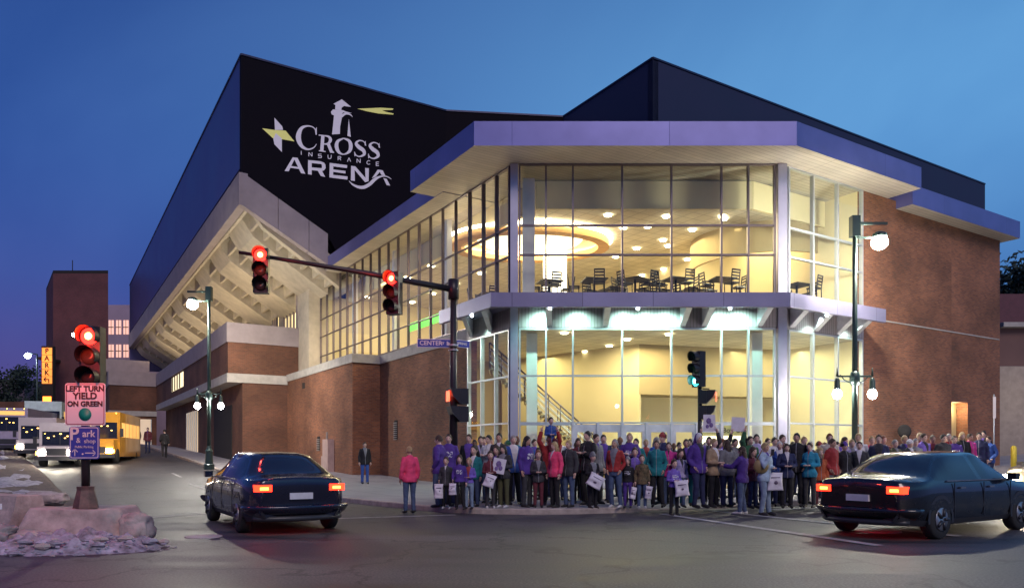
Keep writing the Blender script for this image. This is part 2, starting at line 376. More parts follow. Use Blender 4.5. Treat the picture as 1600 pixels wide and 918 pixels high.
# -- recessed downpipe vents, louvre, meter boxes on the street wall
def wallbox(name,pl,u0,u1,z0,z1,d,m,par=A,lab=None):
    x=MB(); x.box(u0,u1,-d,0,z0,z1,m,(lambda u,v,z:L(u,pl+v,z))); o=x.build(name,m,par)
    if lab:o['label']=lab
    return o
M_louv=mat('louvre_grey',(.25,.23,.22),.6)
def louvre(pl,u0,u1,z0,z1):
    x=MB(); x.box(u0,u1,-.03,0,z0,z1,M_dark,(lambda u,v,z:L(u,pl+v,z))); o=x.build('vent',M_dark,A)
    y=MB(); n=int((z1-z0)/.1)
    for i in range(n): y.box(u0-.02,u1+.02,-.07,-.031,z0+.1*i,z0+.1*i+.045,M_louv,(lambda u,v,z:L(u,pl+v,z)))
    y.build('slat',M_louv,o)
louvre(0,10.55,10.9,2.1,3.05); louvre(-1.46,18.0,18.45,1.6,2.4)
wallbox('meter_box',-1.46,15.6,16.5,.4,2.2,.35,mat('meter_box_paint',(.42,.30,.27),.5)); wallbox('meter_box',-1.46,16.9,17.2,.6,1.3,.2,MATS['meter_box_paint'])
wallbox('conduit',-1.46,16.62,16.7,.3,2.6,.09,M_louv); wallbox('vent',-1.46,20.9,21.4,5.3,5.65,.02,M_dark)
# -- lower volumes further up the street
P1=24.7; VO=-5.06
b=MB()
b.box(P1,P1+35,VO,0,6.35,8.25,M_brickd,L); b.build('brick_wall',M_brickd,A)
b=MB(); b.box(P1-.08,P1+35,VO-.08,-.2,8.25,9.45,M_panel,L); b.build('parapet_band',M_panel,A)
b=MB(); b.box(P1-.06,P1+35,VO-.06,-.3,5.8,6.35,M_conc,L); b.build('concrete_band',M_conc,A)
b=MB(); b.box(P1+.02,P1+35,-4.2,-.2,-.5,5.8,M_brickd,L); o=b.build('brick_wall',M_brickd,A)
b=MB(); b.box(P1+3,P1+9,-4.26,-4.195,.6,4.6,M_dark,L); b.build('door',M_dark,A)  # dark sheet paints the shade inside the door opening
b=MB(); b.box(P1+16,P1+21,-4.30,-4.195,.9,4.9,lampmat('shop_window_glow',(.80,.62,.42),.28),L); o=b.build('window',None,A)
b=MB()
for i in range(6): b.box(P1+16+i,P1+16.12+i,-4.34,-4.301,.9,4.9,M_alu,L)
b.build('frame',M_alu,o)
b=MB(); b.box(P1+17.5,P1+24,VO-.03,VO-.003,6.9,8.1,lampmat('office_glow',(1,.85,.5),.8),L); o=b.build('window',None,A)
b=MB()
for i in range(4): b.box(P1+19+i*1.4,P1+19.5+i*1.4,VO-.06,VO-.031,6.9,8.1,M_brickd,L)
b.build('frame',M_brickd,o)
# -- cross wing at the far end
Q=P1+35
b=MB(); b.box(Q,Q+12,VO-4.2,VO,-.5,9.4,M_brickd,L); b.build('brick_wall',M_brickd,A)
b=MB(); b.box(Q-.1,Q+12,VO-4.3,VO,8.2,9.6,M_panel,L); b.build('parapet_band',M_panel,A)
b=MB(); b.box(Q-.1,Q+12,VO-4.3,VO,5.2,5.7,M_conc,L); b.build('concrete_band',M_conc,A)
b=MB(); b.box(Q-.06,Q-.005,VO-3.2,VO-.5,1.7,4.9,MATS['shop_window_glow'],L); o=b.build('window',None,A)
b=MB()
for v in (-3.2,-1.9,-.55): b.box(Q-.1,Q-.061,VO+v,VO+v+.08,1.7,4.9,M_alu,L)
b.build('frame',M_alu,o)
b=MB(); b.box(Q+1.5,Q+20,VO-6.5,VO-.5,9.6,10.9,M_panel,L); b.build('parapet_band',M_panel,A)
# -- roof block
PA=hit(377,270,L(18.5,0),U); Av=(PA-L(18.5,0)).dot(V)            # outer corner on end plane
PB=hit(697,180,L(18.5,0),U)
ZR=22.75
D=Vector(((1020-800)/FPX,1,0))*((ZR-CAMZ)/(HZ-92)*FPX)
k=(880-800)/FPX; s=(D.x-k*D.y)/(k*U.y-U.x); C=D+U*s
E=D+V*35.3
B2=Vector((PB.x,PB.y,0)); A2=Vector((PA.x,PA.y,0))
FA=A2+U*64; FE=E+U*60
ZB0=PA.z
# bottoms: seating rake line on the end wall
def zr(v): return ZB0-(v-Av)*.545
def poly3(mb,pts,m): mb.face(pts,m)
VI=-.9                                     # inner edge where the rake meets the facade fascia
b=MB(); e1=L(18.5,VI,zr(VI))
th=U*.4
front=[Vector((A2.x,A2.y,ZB0)),e1,L(18.5,0.0,12.4),Vector((B2.x,B2.y,12.4)),Vector((B2.x,B2.y,ZR)),Vector((A2.x,A2.y,ZR))]
b.face(front,M_black); b.face([p+th for p in front],M_black)
for i in range(len(front)):
    j=(i+1)%len(front); b.face([front[i],front[j],front[j]+th,front[i]+th],M_black)
o=b.build('roof_end_wall',M_black,A); o['label']='black roof end wall carrying the painted arena sign'
b=MB(); wallq(b,B2,C,12.4,ZR,M_black,.4,Vector((0,-1,0))); b.build('roof_wall',M_black,A)
b=MB(); wallq(b,C,D,12.4,ZR,M_navy,.4,nL); wallq(b,D,E,11.9,ZR,M_navy,.4,nR); o=b.build('roof_wall',M_navy,A); o['label']='navy metal clad roof block corner'
b=MB(); wallq(b,A2+U*.402,FA,ZB0+.35,ZR,M_blue,.4,nL); wallq(b,FA,FA+V*40,12,ZR,M_blue,.4,U); b.build('roof_side_wall',M_blue,A)
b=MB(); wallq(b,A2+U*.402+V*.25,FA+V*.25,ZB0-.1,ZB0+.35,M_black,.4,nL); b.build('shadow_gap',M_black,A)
b=MB(); b.prism([A2+U*.45+V*.45,B2+U*.45,C+Vector((0,.45,0)),D+U*.45+V*.45,E+U*.5,FE,FA+V*.45-U*.45],ZR-.6,ZR-.3,M_dark); b.build('roof',M_dark,A)
b=MB()
cop=[FA,A2,B2,C,D,E]
for i in range(len(cop)-1):
    p,q=cop[i],cop[i+1]; d=(q-p).normalized(); n=Vector((d.y,-d.x,0))
    b.hexa([Vector((w.x,w.y,ZR+.002)) for w in (p+n*.05,q+n*.05,q-n*.45,p-n*.45)],[Vector((w.x,w.y,ZR+.1)) for w in (p+n*.05,q+n*.05,q-n*.45,p-n*.45)],mat('coping_metal',(.03,.03,.07),.4,metal=.5))
b.build('coping',None,A)
# -- seating bowl edge beams (precast fascia)
FT=1.75
b=MB()
for w0,w1 in ((0,1.9),(1.93,3.6),(3.63,Av*-1-.9)):
    a0,a1=Av+w0,Av+w1
    pts=[L(18.36,a0,zr(a0)),L(18.36,a1,zr(a1)),L(18.36,a1,zr(a1)-FT),L(18.36,a0,zr(a0)-FT)]
    b.hexa(pts,[p+U*.5 for p in pts],M_panel)
b.build('edge_beam',M_panel,A)
b=MB(); s0=0; 
while s0<63:
    s1=min(s0+3.2,64); wallq(b,A2+U*(s0-.12)-V*.14+(U*.0),A2+U*(s1-.14)-V*.14,ZB0-FT,ZB0-.02,M_panel,.45,nL); s0+=3.2
b.build('edge_beam',M_panel,A)
# -- raker ribs and stepped treads
SL=.64
def zu(v): return ZB0-FT-(v-Av-.3)*SL          # rake underside
VE=1.2
ribs=MB(); n=0
for i in range(11):
    u=18.9+(0 if i==0 else 2.2+6.3*(i-1)); wd=.45 if i==0 else 3.7
    v0,v1=Av+.32,(.0 if u<26 else VE)
    r=MB()
    for (va,vb,da,db) in ((v0,v0+.9,.0,.75),(v0+.9,v1,.75,.75)):
        p=[L(u,va,zu(va)-da+.5),L(u,vb,zu(vb)-db+.5),L(u,vb,zu(vb)+1.2),L(u,va,zu(va)+1.2)]
        r.hexa(p,[q+U*wd for q in p],M_rib)
    r.build('raker_beam',M_rib,A)
st=MB(); nst=9
for i in range(nst):
    va=Av+.32+i*(VE-Av-.32)/nst; vb=Av+.32+(i+1)*(VE-Av-.32)/nst
    st.box(18.9,82,va,vb,zu(va)+.55,zu(va)+.75,M_rib,L)
    st.box(18.9,82,va-.001,va+.16,zu(va)-.05,zu(va)+.551,M_rib,L)
for i in range(0):   # cross fins that give the coffered look
    u=20+3.15*i
    st.box(u,u+.3,Av+.4,VE,0,0.001,M_rib,(lambda a,c,z:L(a,c,zu(c)+.2+z*500)))
st.build('seating_tier_underside',M_rib,A)
# -- wall behind the ribs with windows, pale end pier
b=MB(); b.box(22.5,82,.05,.5,6.3,11.6,M_rib,L); b.build('concourse_wall',M_rib,A)
M_warm=lampmat('concourse_glow',(1,.82,.42),1.1)
for (u0,u1) in ((26.6,30.6),(32.6,35.2),(39,41.5),(46,48.5)):
    w=MB(); w.box(u0,u1,.0,.04,9.5,11.6,M_warm,L); o=w.build('window',None,A)
    f=MB(); k=u0
    while k<=u1+.01: f.box(k-.07,k+.07,-.14,-.003,9.5,11.6,M_alud,L); k+=(u1-u0)/5
    f.build('frame',M_alud,o)
b=MB(); b.box(22.5,24.9,-.75,.02,ZS+.02,12.0,M_rib,L); b.build('end_pier',M_panel,A)
b=MB(); b.box(24.905,26.3,-.45,.02,9.46,12.0,M_panel,L); b.build('end_pier',M_panel,A)
# -- glazing
def curtain(P,dr,nrm,xs,zs,mf,mg,label=None,wide=(),fd=.16,w=.06,xs2=None):
    f=MB()
    def T(x,d,z): return P+dr*x+nrm*d+Vector((0,0,z))
    for x in xs:
        ww=w*(1.7 if x in wide else 1); f.box(x-ww/2,x+ww/2,-fd*.6,fd*.4,zs[0],zs[-1],mf,T)
    for z in zs:
        f.box(xs[0]-w/2,xs[-1]+w/2,-fd*.5,fd*.3,z-w*.5,z+w*.5,mf,T)
    o=f.build('curtain_wall',mf,A)
    if label:o['label']=label
    gl=MB(); gl.face([T(xs[0],0,zs[0]),T(xs[-1],0,zs[0]),T(xs[-1],0,zs[-1]),T(xs[0],0,zs[-1])],mg); gl.build('glass',mg,o)
    return o
X=lambda px:(px-800)/FPX*27-.05
fx=[X(p) for p in (812,853,895,972,1049,1127,1169,1210)]
curtain(F0,Vector((1,0,0)),nF,fx,[ZM-.35,8.65,9.72,ZT],M_alud,M_glass,'upper glazing of the front corner face')
curtain(F0,Vector((1,0,0)),nF,fx,[2.54,4.25,5.95],M_alu,M_glass,'lower glazing above the entrance doors')
lx=[.25,1.2,2.2,3.3]+[3.3+1.2*i for i in range(1,17)]
curtain(F0,U,nL,lx[:4],[ZM-.35,8.65,9.72,ZT],M_alud,M_glassl)
curtain(F0,U,nL,lx[3:],[ZS+.05,7.45,8.65,9.72,ZT],M_alud,M_glassl,'long street side upper glazing',wide=[lx[i] for i in range(3,20,4)],fd=.13,w=.045)
curtain(F0,U,nL,[.25,1.25,2.3,3.38],[.35,2.54,4.25,5.95],M_alu,M_glass)
rx=[.48,1.9,3.4,5.0]
curtain(F1,V,nR,rx,[ZM-.35,8.65,9.72,ZT],M_alu,M_glass)
curtain(F1,V,nR,rx,[.35,2.54,4.25,5.95],M_alu,M_glass)
# corner columns
for name,c0,c1 in (('column',-.28,.30),):
    pass
def column(x0,x1,y0,y1):
    b=MB(); b.box(x0,x1,y0,y1,.1,ZT,M_colm); return b.build('column',M_colm,A,bevel=.03)
column(-.06,.22,26.88,27.2); column(9.66,9.98,26.88,27.25)
# interior white fins behind the street glazing
for u in (6.0,11.8,17.6):
    b=MB(); b.box(u,u+.25,.35,.6,ZS,ZT-.3,M_white,L); b.build('interior_column',M_white,A)
b=MB(); b.box(.55,.95,27.9,28.3,.2,5.95,M_white); b.build('interior_column',M_white,A)
b=MB(); b.box(.4,.85,27.75,28.3,ZM,ZT-.2,M_white); b.build('interior_column',M_white,A)
b=MB(); b.box(9.0,9.4,27.8,28.3,.2,5.95,M_white); b.build('interior_column',M_white,A)
# doors
M_door=mat('silver_door_frame',(.55,.53,.58),.4,metal=.5)
dx=[X(p) for p in (895,934,972,1010,1049,1088,1127)]
for i in range(6):
    a,c=dx[i]+F0.x,dx[i+1]+F0.x
    f=MB(); w=.16
    f.box(a+.03,a+w,26.93,27.03,.16,2.48,M_door); f.box(c-w,c-.03,26.93,27.03,.16,2.48,M_door)
    f.box(a+w,c-w,26.93,27.03,2.2,2.48,M_door); f.box(a+w,c-w,26.93,27.03,.16,.45,M_door)
    o=f.build('entrance_door',M_door,A)
    g2=MB(); g2.face([Vector(q) for q in ((a+w,26.98,.45),(c-w,26.98,.45),(c-w,26.98,2.2),(a+w,26.98,2.2))],M_glass); g2.build('glass',M_glass,o)
    h=MB(); h.tube([(c-w-.02,26.86,1.0),(c-w-.02,26.86,1.3)],.015,6,M_alu); h.build('handle',M_alu,o)
f=MB()
for x in dx: f.box(x+F0.x-.05,x+F0.x+.05,26.88,27.1,.1,2.54,M_door)
f.build('door_jamb',M_door,A)
curtain(F0,Vector((1,0,0)),nF,fx[:3],[.35,2.48],M_alu,M_glass); curtain(F0,Vector((1,0,0)),nF,fx[5:],[.35,2.48],M_alu,M_glass)
# siding strip above lower glazing
for P,dr,nn,a,c in ((F0,Vector((1,0,0)),nF,.2,9.6),(F0,U,nL,.1,3.4),(F1,V,nR,.2,5.05)):
    b=MB(); b.box(a,c,-.1,.06,5.98,ZM-.38,M_corr,(lambda x,d,z:P+dr*x+nn*d+Vector((0,0,z)))); b.build('siding_strip',M_corr,A)
# right brick wall with door recess
sd0,sd1=11.75,13.15
zb=11.95
b=MB(); wallq(b,RT(5.03,0),RT(sd0,0),-.5,zb,M_brick,.5,nR); wallq(b,RT(sd1,0),RT(16.1,0),-.5,zb,M_brick,.5,nR); wallq(b,RT(sd0,0),RT(sd1,0),3.75,zb,M_brick,.5,nR)
wallq(b,RT(16.1,-.002),RT(16.1,-20),-.5,zb,M_brick,.4,V); b.build('brick_wall',M_brick,A)
b=MB(); wallq(b,RT(sd0,-.51),RT(sd1,-.51),-.5,3.75,M_creamd,.1,nR); b.build('door_recess',M_creamd,A)
for k in range(7): 
    x=MB(); q=L(27+6.3*k,-4.3,9.5); x.lathe([(.16,0),(.2,.12),(.16,.16)],q,10,M_blk); x.build('floodlight',M_blk,A)
    light('flood','SPOT',L(27+6.3*k,-4.3,9.75),230,(1,.80,.52),.12,(R(180),0,0),ang=165,blend=.5)
light('recess_lamp','POINT',RT(12.5,-.2,3.5),40,(1,.85,.5),.05)
b=MB(); b.box(5.1,16,.001,.03,6.85,6.9,M_conc,RT); b.build('brick_course',M_brickd,A)
# roof fascia and soffits
def ring(pts,zs,m,name,th=.25,ms=None,lab=None):
    b=MB()
    for i in range(len(pts)-1):
        p,q=pts[i],pts[i+1]
        b.face([Vector((p.x,p.y,zs[0])),Vector((q.x,q.y,zs[0])),Vector((q.x,q.y,zs[1])),Vector((p.x,p.y,zs[1]))],m)
    return b
cf0=Vector((-1.3,25.4,0)); cf1=Vector((9.76,25.4,0)); eL=cf0+U*5.28; eR=cf1+V*7.7
def slab(name,pts,z0,z1,m,mb=None,mt=None,lab=None):
    b=MB(); b.prism(pts,z0,z1,m,mt or m,mb or m); o=b.build(name,m,A)
    if lab:o['label']=lab
    return o
slab('roof_canopy',[eL,cf0,cf1,eR,eR+U*3.5,Vector((6,33,0)),eL+V*3],11.96,12.80,M_fascia,M_soffit,M_dark,'purple lit metal roof canopy over the corner')
sL0=L(4.2,-.9); sL1=L(22.4,-.9)
slab('roof_edge',[L(3.9,-.9),L(3.9,2),L(18.4,2),L(18.4,-.9)],11.94,12.62,M_fascia,M_soffit,M_dark)
slab('roof_edge',[L(18.42,-.88),L(18.42,-.02),L(22.4,-.02),L(22.4,-.88)],11.9,12.5,M_panel,M_soffit)
slab('roof_edge',[RT(7.4,.7),RT(16.5,.7),RT(16.5,-6),RT(7.4,-3)],11.62,12.42,M_fascia,M_soffit,M_dark)
b=MB(); b.prism([L(2,1),F0+Vector((0,1,0)),F1+Vector((0,1,0)),RT(5,-1),RT(16,-1),RT(16,-22),L(40,14),L(18.4,14),L(18.4,2)],12.0,12.3,M_dark); b.build('roof',M_dark,A)
# mid canopy
c0=Vector((-.72,25.2,0)); c1=Vector((9.47,25.2,0)); kL=c0+U*3.95; kR=c1+V*5.6
b=MB()
def chan(p,q,nn):
    d=(q-p).normalized()
    b.hexa([Vector((w.x,w.y,6.4)) for w in (p,q,q-nn*.14,p-nn*.14)],[Vector((w.x,w.y,6.9)) for w in (p,q,q-nn*.14,p-nn*.14)],M_canopy)
chan(c0,c1,nF); chan(kL,c0,nL); chan(c1,kR,nR); b.build('canopy_edge',M_canopy,A)
slab('canopy_deck',[kL,c0+Vector((.05,.15,0)),c1+Vector((-.05,.15,0)),kR,RT(4.6,.07),F1+Vector((0,-.08,0)),F0+Vector((0,-.08,0)),L(3.4,-.07)],6.72,6.84,M_canopy)
M_brk=mat('white_bracket',(.62,.62,.66),.5,metal=.2)
def bracket(a,b_,wd):
    d=(b_-a).normalized(); n=Vector((-d.y,d.x,0))*wd
    x=MB(); lo=[a+Vector((0,0,6.48)),b_+Vector((0,0,6.05)),b_+Vector((0,0,6.71)),a+Vector((0,0,6.71))]
    x.hexa([p-n for p in lo],[p+n for p in lo],M_brk); x.build('bracket',M_brk,A)
for x in (1.35,3.4,6.2,7.0,9.0): bracket(Vector((x-.1,25.36,0)),Vector((x,26.92,0)),.10)
for s_ in (1.2,2.6,4.0,5.0): bracket(kR.lerp(c1,1-(s_)/5.6)+U*.2,RT(s_-.6,.08),.10)
for s_ in (.9,2.4): bracket(c0+U*s_+V*.2,L(s_+.6,-.08),.08)
M_spot=lampmat('canopy_spot',(.85,1,1),25)
def cspot(p,aim,e=60):
    x=MB(); x.lathe([(.05,0),(.05,.05),(.03,.08)],(p.x,p.y,6.33),10,M_spot); x.build('downlight',None,A)
spots=[Vector((1.3,25.32,0)),Vector((4.3,25.32,0)),Vector((7.45,25.32,0)),c0+U*1.6+V*.15,c1+V*2.2+U*.15]
for p in spots: cspot(p,None)
for x in (1.1,2.4,4.1,4.9,5.6,7.6,8.3): light('canopy_wash','SPOT',(x,26.2,6.5),150,(.55,1,.85),.04,(R(38),0,0),None,ang=130,blend=.9)
p=L(1.6,-.5,6.45); light('canopy_wash','SPOT',p,180,(.62,1,.88),.05,(0,0,0),ang=130,blend=.8)
for s_ in (1.6,3.8): light('canopy_wash','SPOT',RT(s_,.5,6.45),170,(.75,1,.9),.05,(0,0,0),ang=130,blend=.8)
# ---------------------------------------------------------------- arena sign (painted on the black end wall)
M_sign=mat('sign_pale_grey',(.52,.47,.54),.6,var=.03,emit=(.40,.36,.42),es=.25)  # low emission in both sign paints makes the painted lettering look lit
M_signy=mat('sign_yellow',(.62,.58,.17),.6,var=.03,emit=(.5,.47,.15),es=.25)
def SP(zx,zy,d=.03): return hit(400+zx/5.739,140+zy/5.739,L(18.5-d,0),U)
def cat(pts,k=6,closed=False):
    P=[Vector((*p[:2],p[2] if len(p)>2 else 0)) for p in pts]; out=[]; n=len(P)
    for i in range(n-1):
        a,b,c,d=P[max(i-1,0)],P[i],P[i+1],P[min(i+2,n-1)]
        for j in range(k):
            t=j/k; out.append(.5*((2*b)+(-a+c)*t+(2*a-5*b+4*c-d)*t*t+(-a+3*b-3*c+d)*t**3))
    out.append(P[-1]); return out
def sstroke(mb,pts,w,m,smooth=True,d=.03):
    """stroke in sign coordinates; pts (x,y,width)"""
    Q=cat([(p[0],p[1],(p[2] if len(p)>2 else w)) for p in pts]) if smooth and len(pts)>2 else [Vector((p[0],p[1],p[2] if len(p)>2 else w)) for p in pts]
    rows=[]
    for i,q in enumerate(Q):
        a=Q[max(i-1,0)]; b=Q[min(i+1,len(Q)-1)]; t=Vector((b.x-a.x,b.y-a.y)).normalized(); n=Vector((-t.y,t.x))*q.z/2
        rows.append([SP(q.x-n.x,q.y-n.y,d),SP(q.x+n.x,q.y+n.y,d)])
    mb.grid(rows,m,False)
def spoly(mb,pts,m,d=.03): mb.face([SP(x,y,d) for x,y in pts],m)
b=MB()
# C
sstroke(b,[(540,372,6),(512,338,9),(460,327,14),(405,350,30),(380,425,46),(405,500,32),(460,535,16),(515,522,10),(543,488,5)],10,M_sign)
spoly(b,[(545,335),(545,405),(535,405),(528,360)],M_sign)
# R
sstroke(b,[(600,410,30),(595,480,30),(590,552,30)],30,M_sign,False,.031)
sstroke(b,[(562,408),(625,414)],9,M_sign,False); sstroke(b,[(564,548),(624,556)],9,M_sign,False)
sstroke(b,[(605,412,8),(650,422,18),(668,450,28),(648,484,20),(606,488,8)],10,M_sign)
spoly(b,[(632,486),(662,484),(688,548),(700,560),(700,568),(665,566)],M_sign)
# O
sstroke(b,[(786,437,10),(735,462,26),(722,508,34),(742,560,26),(786,580,10),(835,556,26),(850,508,34),(835,460,26),(786,437,10)],10,M_sign)
# S S
for ox,oy in ((0,0),(124,18)):
    sstroke(b,[(980+ox,488+oy,6),(962+ox,464+oy,8),(925+ox,458+oy,12),(898+ox,482+oy,24),(922+ox,515+oy,34),(962+ox,545+oy,32),(970+ox,580+oy,24),(930+ox,600+oy,12),(898+ox,588+oy,8),(884+ox,560+oy,5)],10,M_sign)
    spoly(b,[(982+ox,460+oy),(988+ox,505+oy),(976+ox,500+oy),(972+ox,470+oy)],M_sign); spoly(b,[(884+ox,555+oy),(896+ox,590+oy),(884+ox,600+oy),(880+ox,560+oy)],M_sign)
b.build('lettering',None,A)
# INSURANCE
b=MB()
ST={'I':[((0,0),(0,1))],'N':[((-.5,1),(-.5,0)),((-.5,0),(.5,1)),((.5,1),(.5,0))],'S':[((.5,.05),(-.4,.05)),((-.4,.05),(-.4,.5)),((-.4,.5),(.5,.5)),((.5,.5),(.5,.95)),((.5,.95),(-.5,.95))],
'U':[((-.5,0),(-.45,.85)),((-.45,.85),(0,1)),((0,1),(.45,.85)),((.45,.85),(.5,0))],'R':[((-.4,1),(-.4,0)),((-.4,.05),(.4,.1)),((.4,.1),(.4,.5)),((.4,.5),(-.4,.55)),((0,.5),(.45,1))],
'A':[((-.5,1),(0,0)),((0,0),(.5,1))],'C':[((.5,.12),(0,0)),((0,0),(-.45,.3)),((-.45,.3),(-.45,.75)),((-.45,.75),(0,1)),((0,1),(.5,.88))],'E':[((-.4,0),(-.4,1)),((-.4,.04),(.4,.04)),((-.4,.5),(.3,.5)),((-.4,.96),(.4,.96))]}
for ch,cx,ty in zip('INSURANCE',(406,488,572,660,748,834,920,1008,1090),(550,563,577,585,598,611,621,636,648)):
    b=MB()
    for i,(p,q) in enumerate(ST[ch]): sstroke(b,[(cx+p[0]*30,ty+p[1]*35),(cx+q[0]*30,ty+q[1]*35)],6.5,M_sign,False,.03+.002*i)
    b.build('letter',None,A)
# ARENA
b=MB()
def A2z(x,y): return ((x-440)*5.739*180/1600*1 if 0 else (440+x*180/1600-400)*5.739,(230+y*180/1600-140)*5.739)
def ap(pts,d=.03): spoly(b,[A2z(*p) for p in pts],M_sign,d)
def as_(pts,w,d=.03): sstroke(b,[(*A2z(*p),w*180/1600*5.739) for p in pts],1,M_sign,False,d)
ap([(42,330),(155,140),(190,145),(98,335)]); ap([(155,140),(222,148),(330,370),(270,360),(185,185)],.032); ap([(120,285),(130,260),(250,278),(262,305)],.034)
ap([(368,178),(418,184),(418,382),(366,374)]); ap([(410,182),(540,195),(590,215),(605,240),(560,240),(540,232),(418,220)],.032); ap([(560,236),(607,236),(612,290),(590,320),(555,333),(545,300),(560,285)],.034); ap([(418,280),(556,292),(556,332),(418,318)],.036); ap([(500,322),(560,326),(605,412),(545,400)],.038)
ap([(668,218),(718,224),(716,425),(664,418)]); ap([(700,222),(912,250),(908,290),(700,264)],.032); ap([(700,306),(888,330),(886,365),(700,340)],.032); ap([(700,382),(916,406),(914,450),(700,424)],.032)
ap([(965,258),(1012,265),(1018,468),(962,462)]); ap([(965,258),(1022,265),(1205,470),(1160,486)],.032); ap([(1160,288),(1212,292),(1208,472),(1168,484)],.034)
ap([(1255,430),(1335,312),(1385,316),(1310,408)]); ap([(1350,312),(1405,322),(1440,392),(1385,385)],.032); ap([(1412,428),(1460,440),(1508,532),(1460,526)],.032)
W_=[(935,465,4),(985,515,22),(1060,550,36),(1140,555,46),(1220,515,46),(1290,450,44),(1350,415,28),(1420,400,16),(1480,415,12),(1525,445,4)]
sstroke(b,[(*A2z(x,y),w*180/1600*5.739) for x,y,w in W_],1,M_sign,True,.04)
b.build('lettering',None,A)
# lighthouse, beam, star
b=MB()
spoly(b,[(695,128),(770,88),(852,155),(820,152),(790,148),(770,160),(765,178),(768,185),(710,178),(712,140)],M_sign)
spoly(b,[(690,178),(780,185),(800,195),(860,212),(820,212),(780,205),(760,240),(700,232),(678,222),(672,200)],M_sign,.032)
spoly(b,[(700,230),(772,236),(765,280),(755,330),(752,398),(682,402)],M_sign,.034)
sstroke(b,[(765,240,28),(800,218,18),(840,222,12),(866,245,4)],10,M_sign,True,.036)
spoly(b,[(832,262),(840,330),(850,425),(820,415)],M_sign); b.build('lighthouse_emblem',None,A)
b=MB(); spoly(b,[(908,172),(1120,163),(1232,170),(1225,183),(1130,186),(1165,200),(1235,215),(1230,225),(1100,215),(1000,196)],M_signy); b.build('beam_emblem',None,A)
b=MB(); spoly(b,[(55,347),(165,362),(265,368),(345,465),(250,448),(150,435)],M_signy,.03)
spoly(b,[(165,252),(235,330),(243,362),(170,362)],M_sign,.032); spoly(b,[(155,440),(178,390),(232,440),(232,560),(165,490)],M_sign,.034); b.build('star_emblem',None,A)
# ---------------------------------------------------------------- interiors
b=MB()
lowp=[F0+Vector((.1,.15,0)),F1+Vector((-.1,.15,0)),RT(5.0,-.15),RT(5.0,-7),Vector((6.6,38,0)),L(9,8),L(9,.45)]
lowp=[Vector((p.x,p.y,0)) for p in lowp]
b.prism(lowp,.0,.19,M_floor); b.build('floor',M_floor,A)
b=MB(); b.prism(lowp,5.98,6.3,M_creamd,M_floor,M_tile); b.build('ceiling',M_tile,A)
upf=[F0+Vector((.5,1.1,0)),F1+Vector((-.5,1.1,0)),RT(5.0,-.9),RT(5.0,-14),L(12,11),L(3.6,9),L(3.3,1.0)]
b=MB(); b.prism([Vector((p.x,p.y,0)) for p in upf],6.95,7.52,M_floor); b.build('floor',M_floor,A)
b=MB(); b.prism([L(3.5,.45),L(3.5,9),L(22.4,9),L(22.4,.45)],6.2,6.38,M_floor); b.build('floor',M_floor,A)
upc=[RT(.455,-1.65),RT(5.0,-1.65),RT(5.0,-14.2),L(22.4,9.2),L(22.4,1.65),L(.902,1.65)]
b=MB(); b.prism([Vector((p.x,p.y,0)) for p in upc],11.2,11.3,M_tile); b.build('ceiling',M_tile,A)
# perimeter bulkhead
b=MB()
for P,dr,nn,a,c in ((F0,Vector((1,0,0)),nF,.89,9.24),(F0,U,nL,.9,22.4),(F1,V,nR,.47,4.9)):
    b.box(a,c,-1.72,-1.58,10.85,11.92,M_cream,(lambda x,d,z:P+dr*x+nn*d+Vector((0,0,z))))
b.build('bulkhead',M_white,A)
# walls
def iw(p,q,z0,z1,m,name='inner_wall',th=.12):
    d=(q-p).normalized(); n=Vector((-d.y,d.x,0)); b=MB(); b.hexa([Vector((w.x,w.y,z0)) for w in (p,q,q+n*th,p+n*th)],[Vector((w.x,w.y,z1)) for w in (p,q,q+n*th,p+n*th)],m); return b.build(name,m,A)
iw(L(22.4,.5),L(22.4,9.2),6.3,11.2,M_cream); iw(L(22.4,9.2),RT(5.0,-14.2),6.3,11.2,M_cream); iw(RT(5.02,-14.2),RT(5.02,-.2),7.0,11.98,M_cream)
iw(L(3.4,9),L(3.4,9.5),6.3,7,M_cream)
iw(L(9,.5),L(9,8),.2,5.98,M_creamd); iw(Vector((-.5,36.5,0)),Vector((5.3,30.9,0)),.2,5.98,M_cream); iw(Vector((5.3,30.9,0)),Vector((14.5,33.5,0)),3.9,5.98,M_creamd); iw(Vector((5.3,32.4,0)),Vector((14.5,34.5,0)),.2,3.9,M_cream)
b=MB(); b.prism([Vector((5.3,31.0,0)),Vector((14.5,33.6,0)),Vector((14.5,34.6,0)),Vector((5.3,32.6,0))],3.91,4.0,M_creamd); b.build('soffit',M_creamd,A); iw(RT(5.02,-8),RT(5.02,-.2),.2,5.98,M_cream); iw(L(9,8),Vector((-.5,36.5,0)),.2,5.98,M_cream)
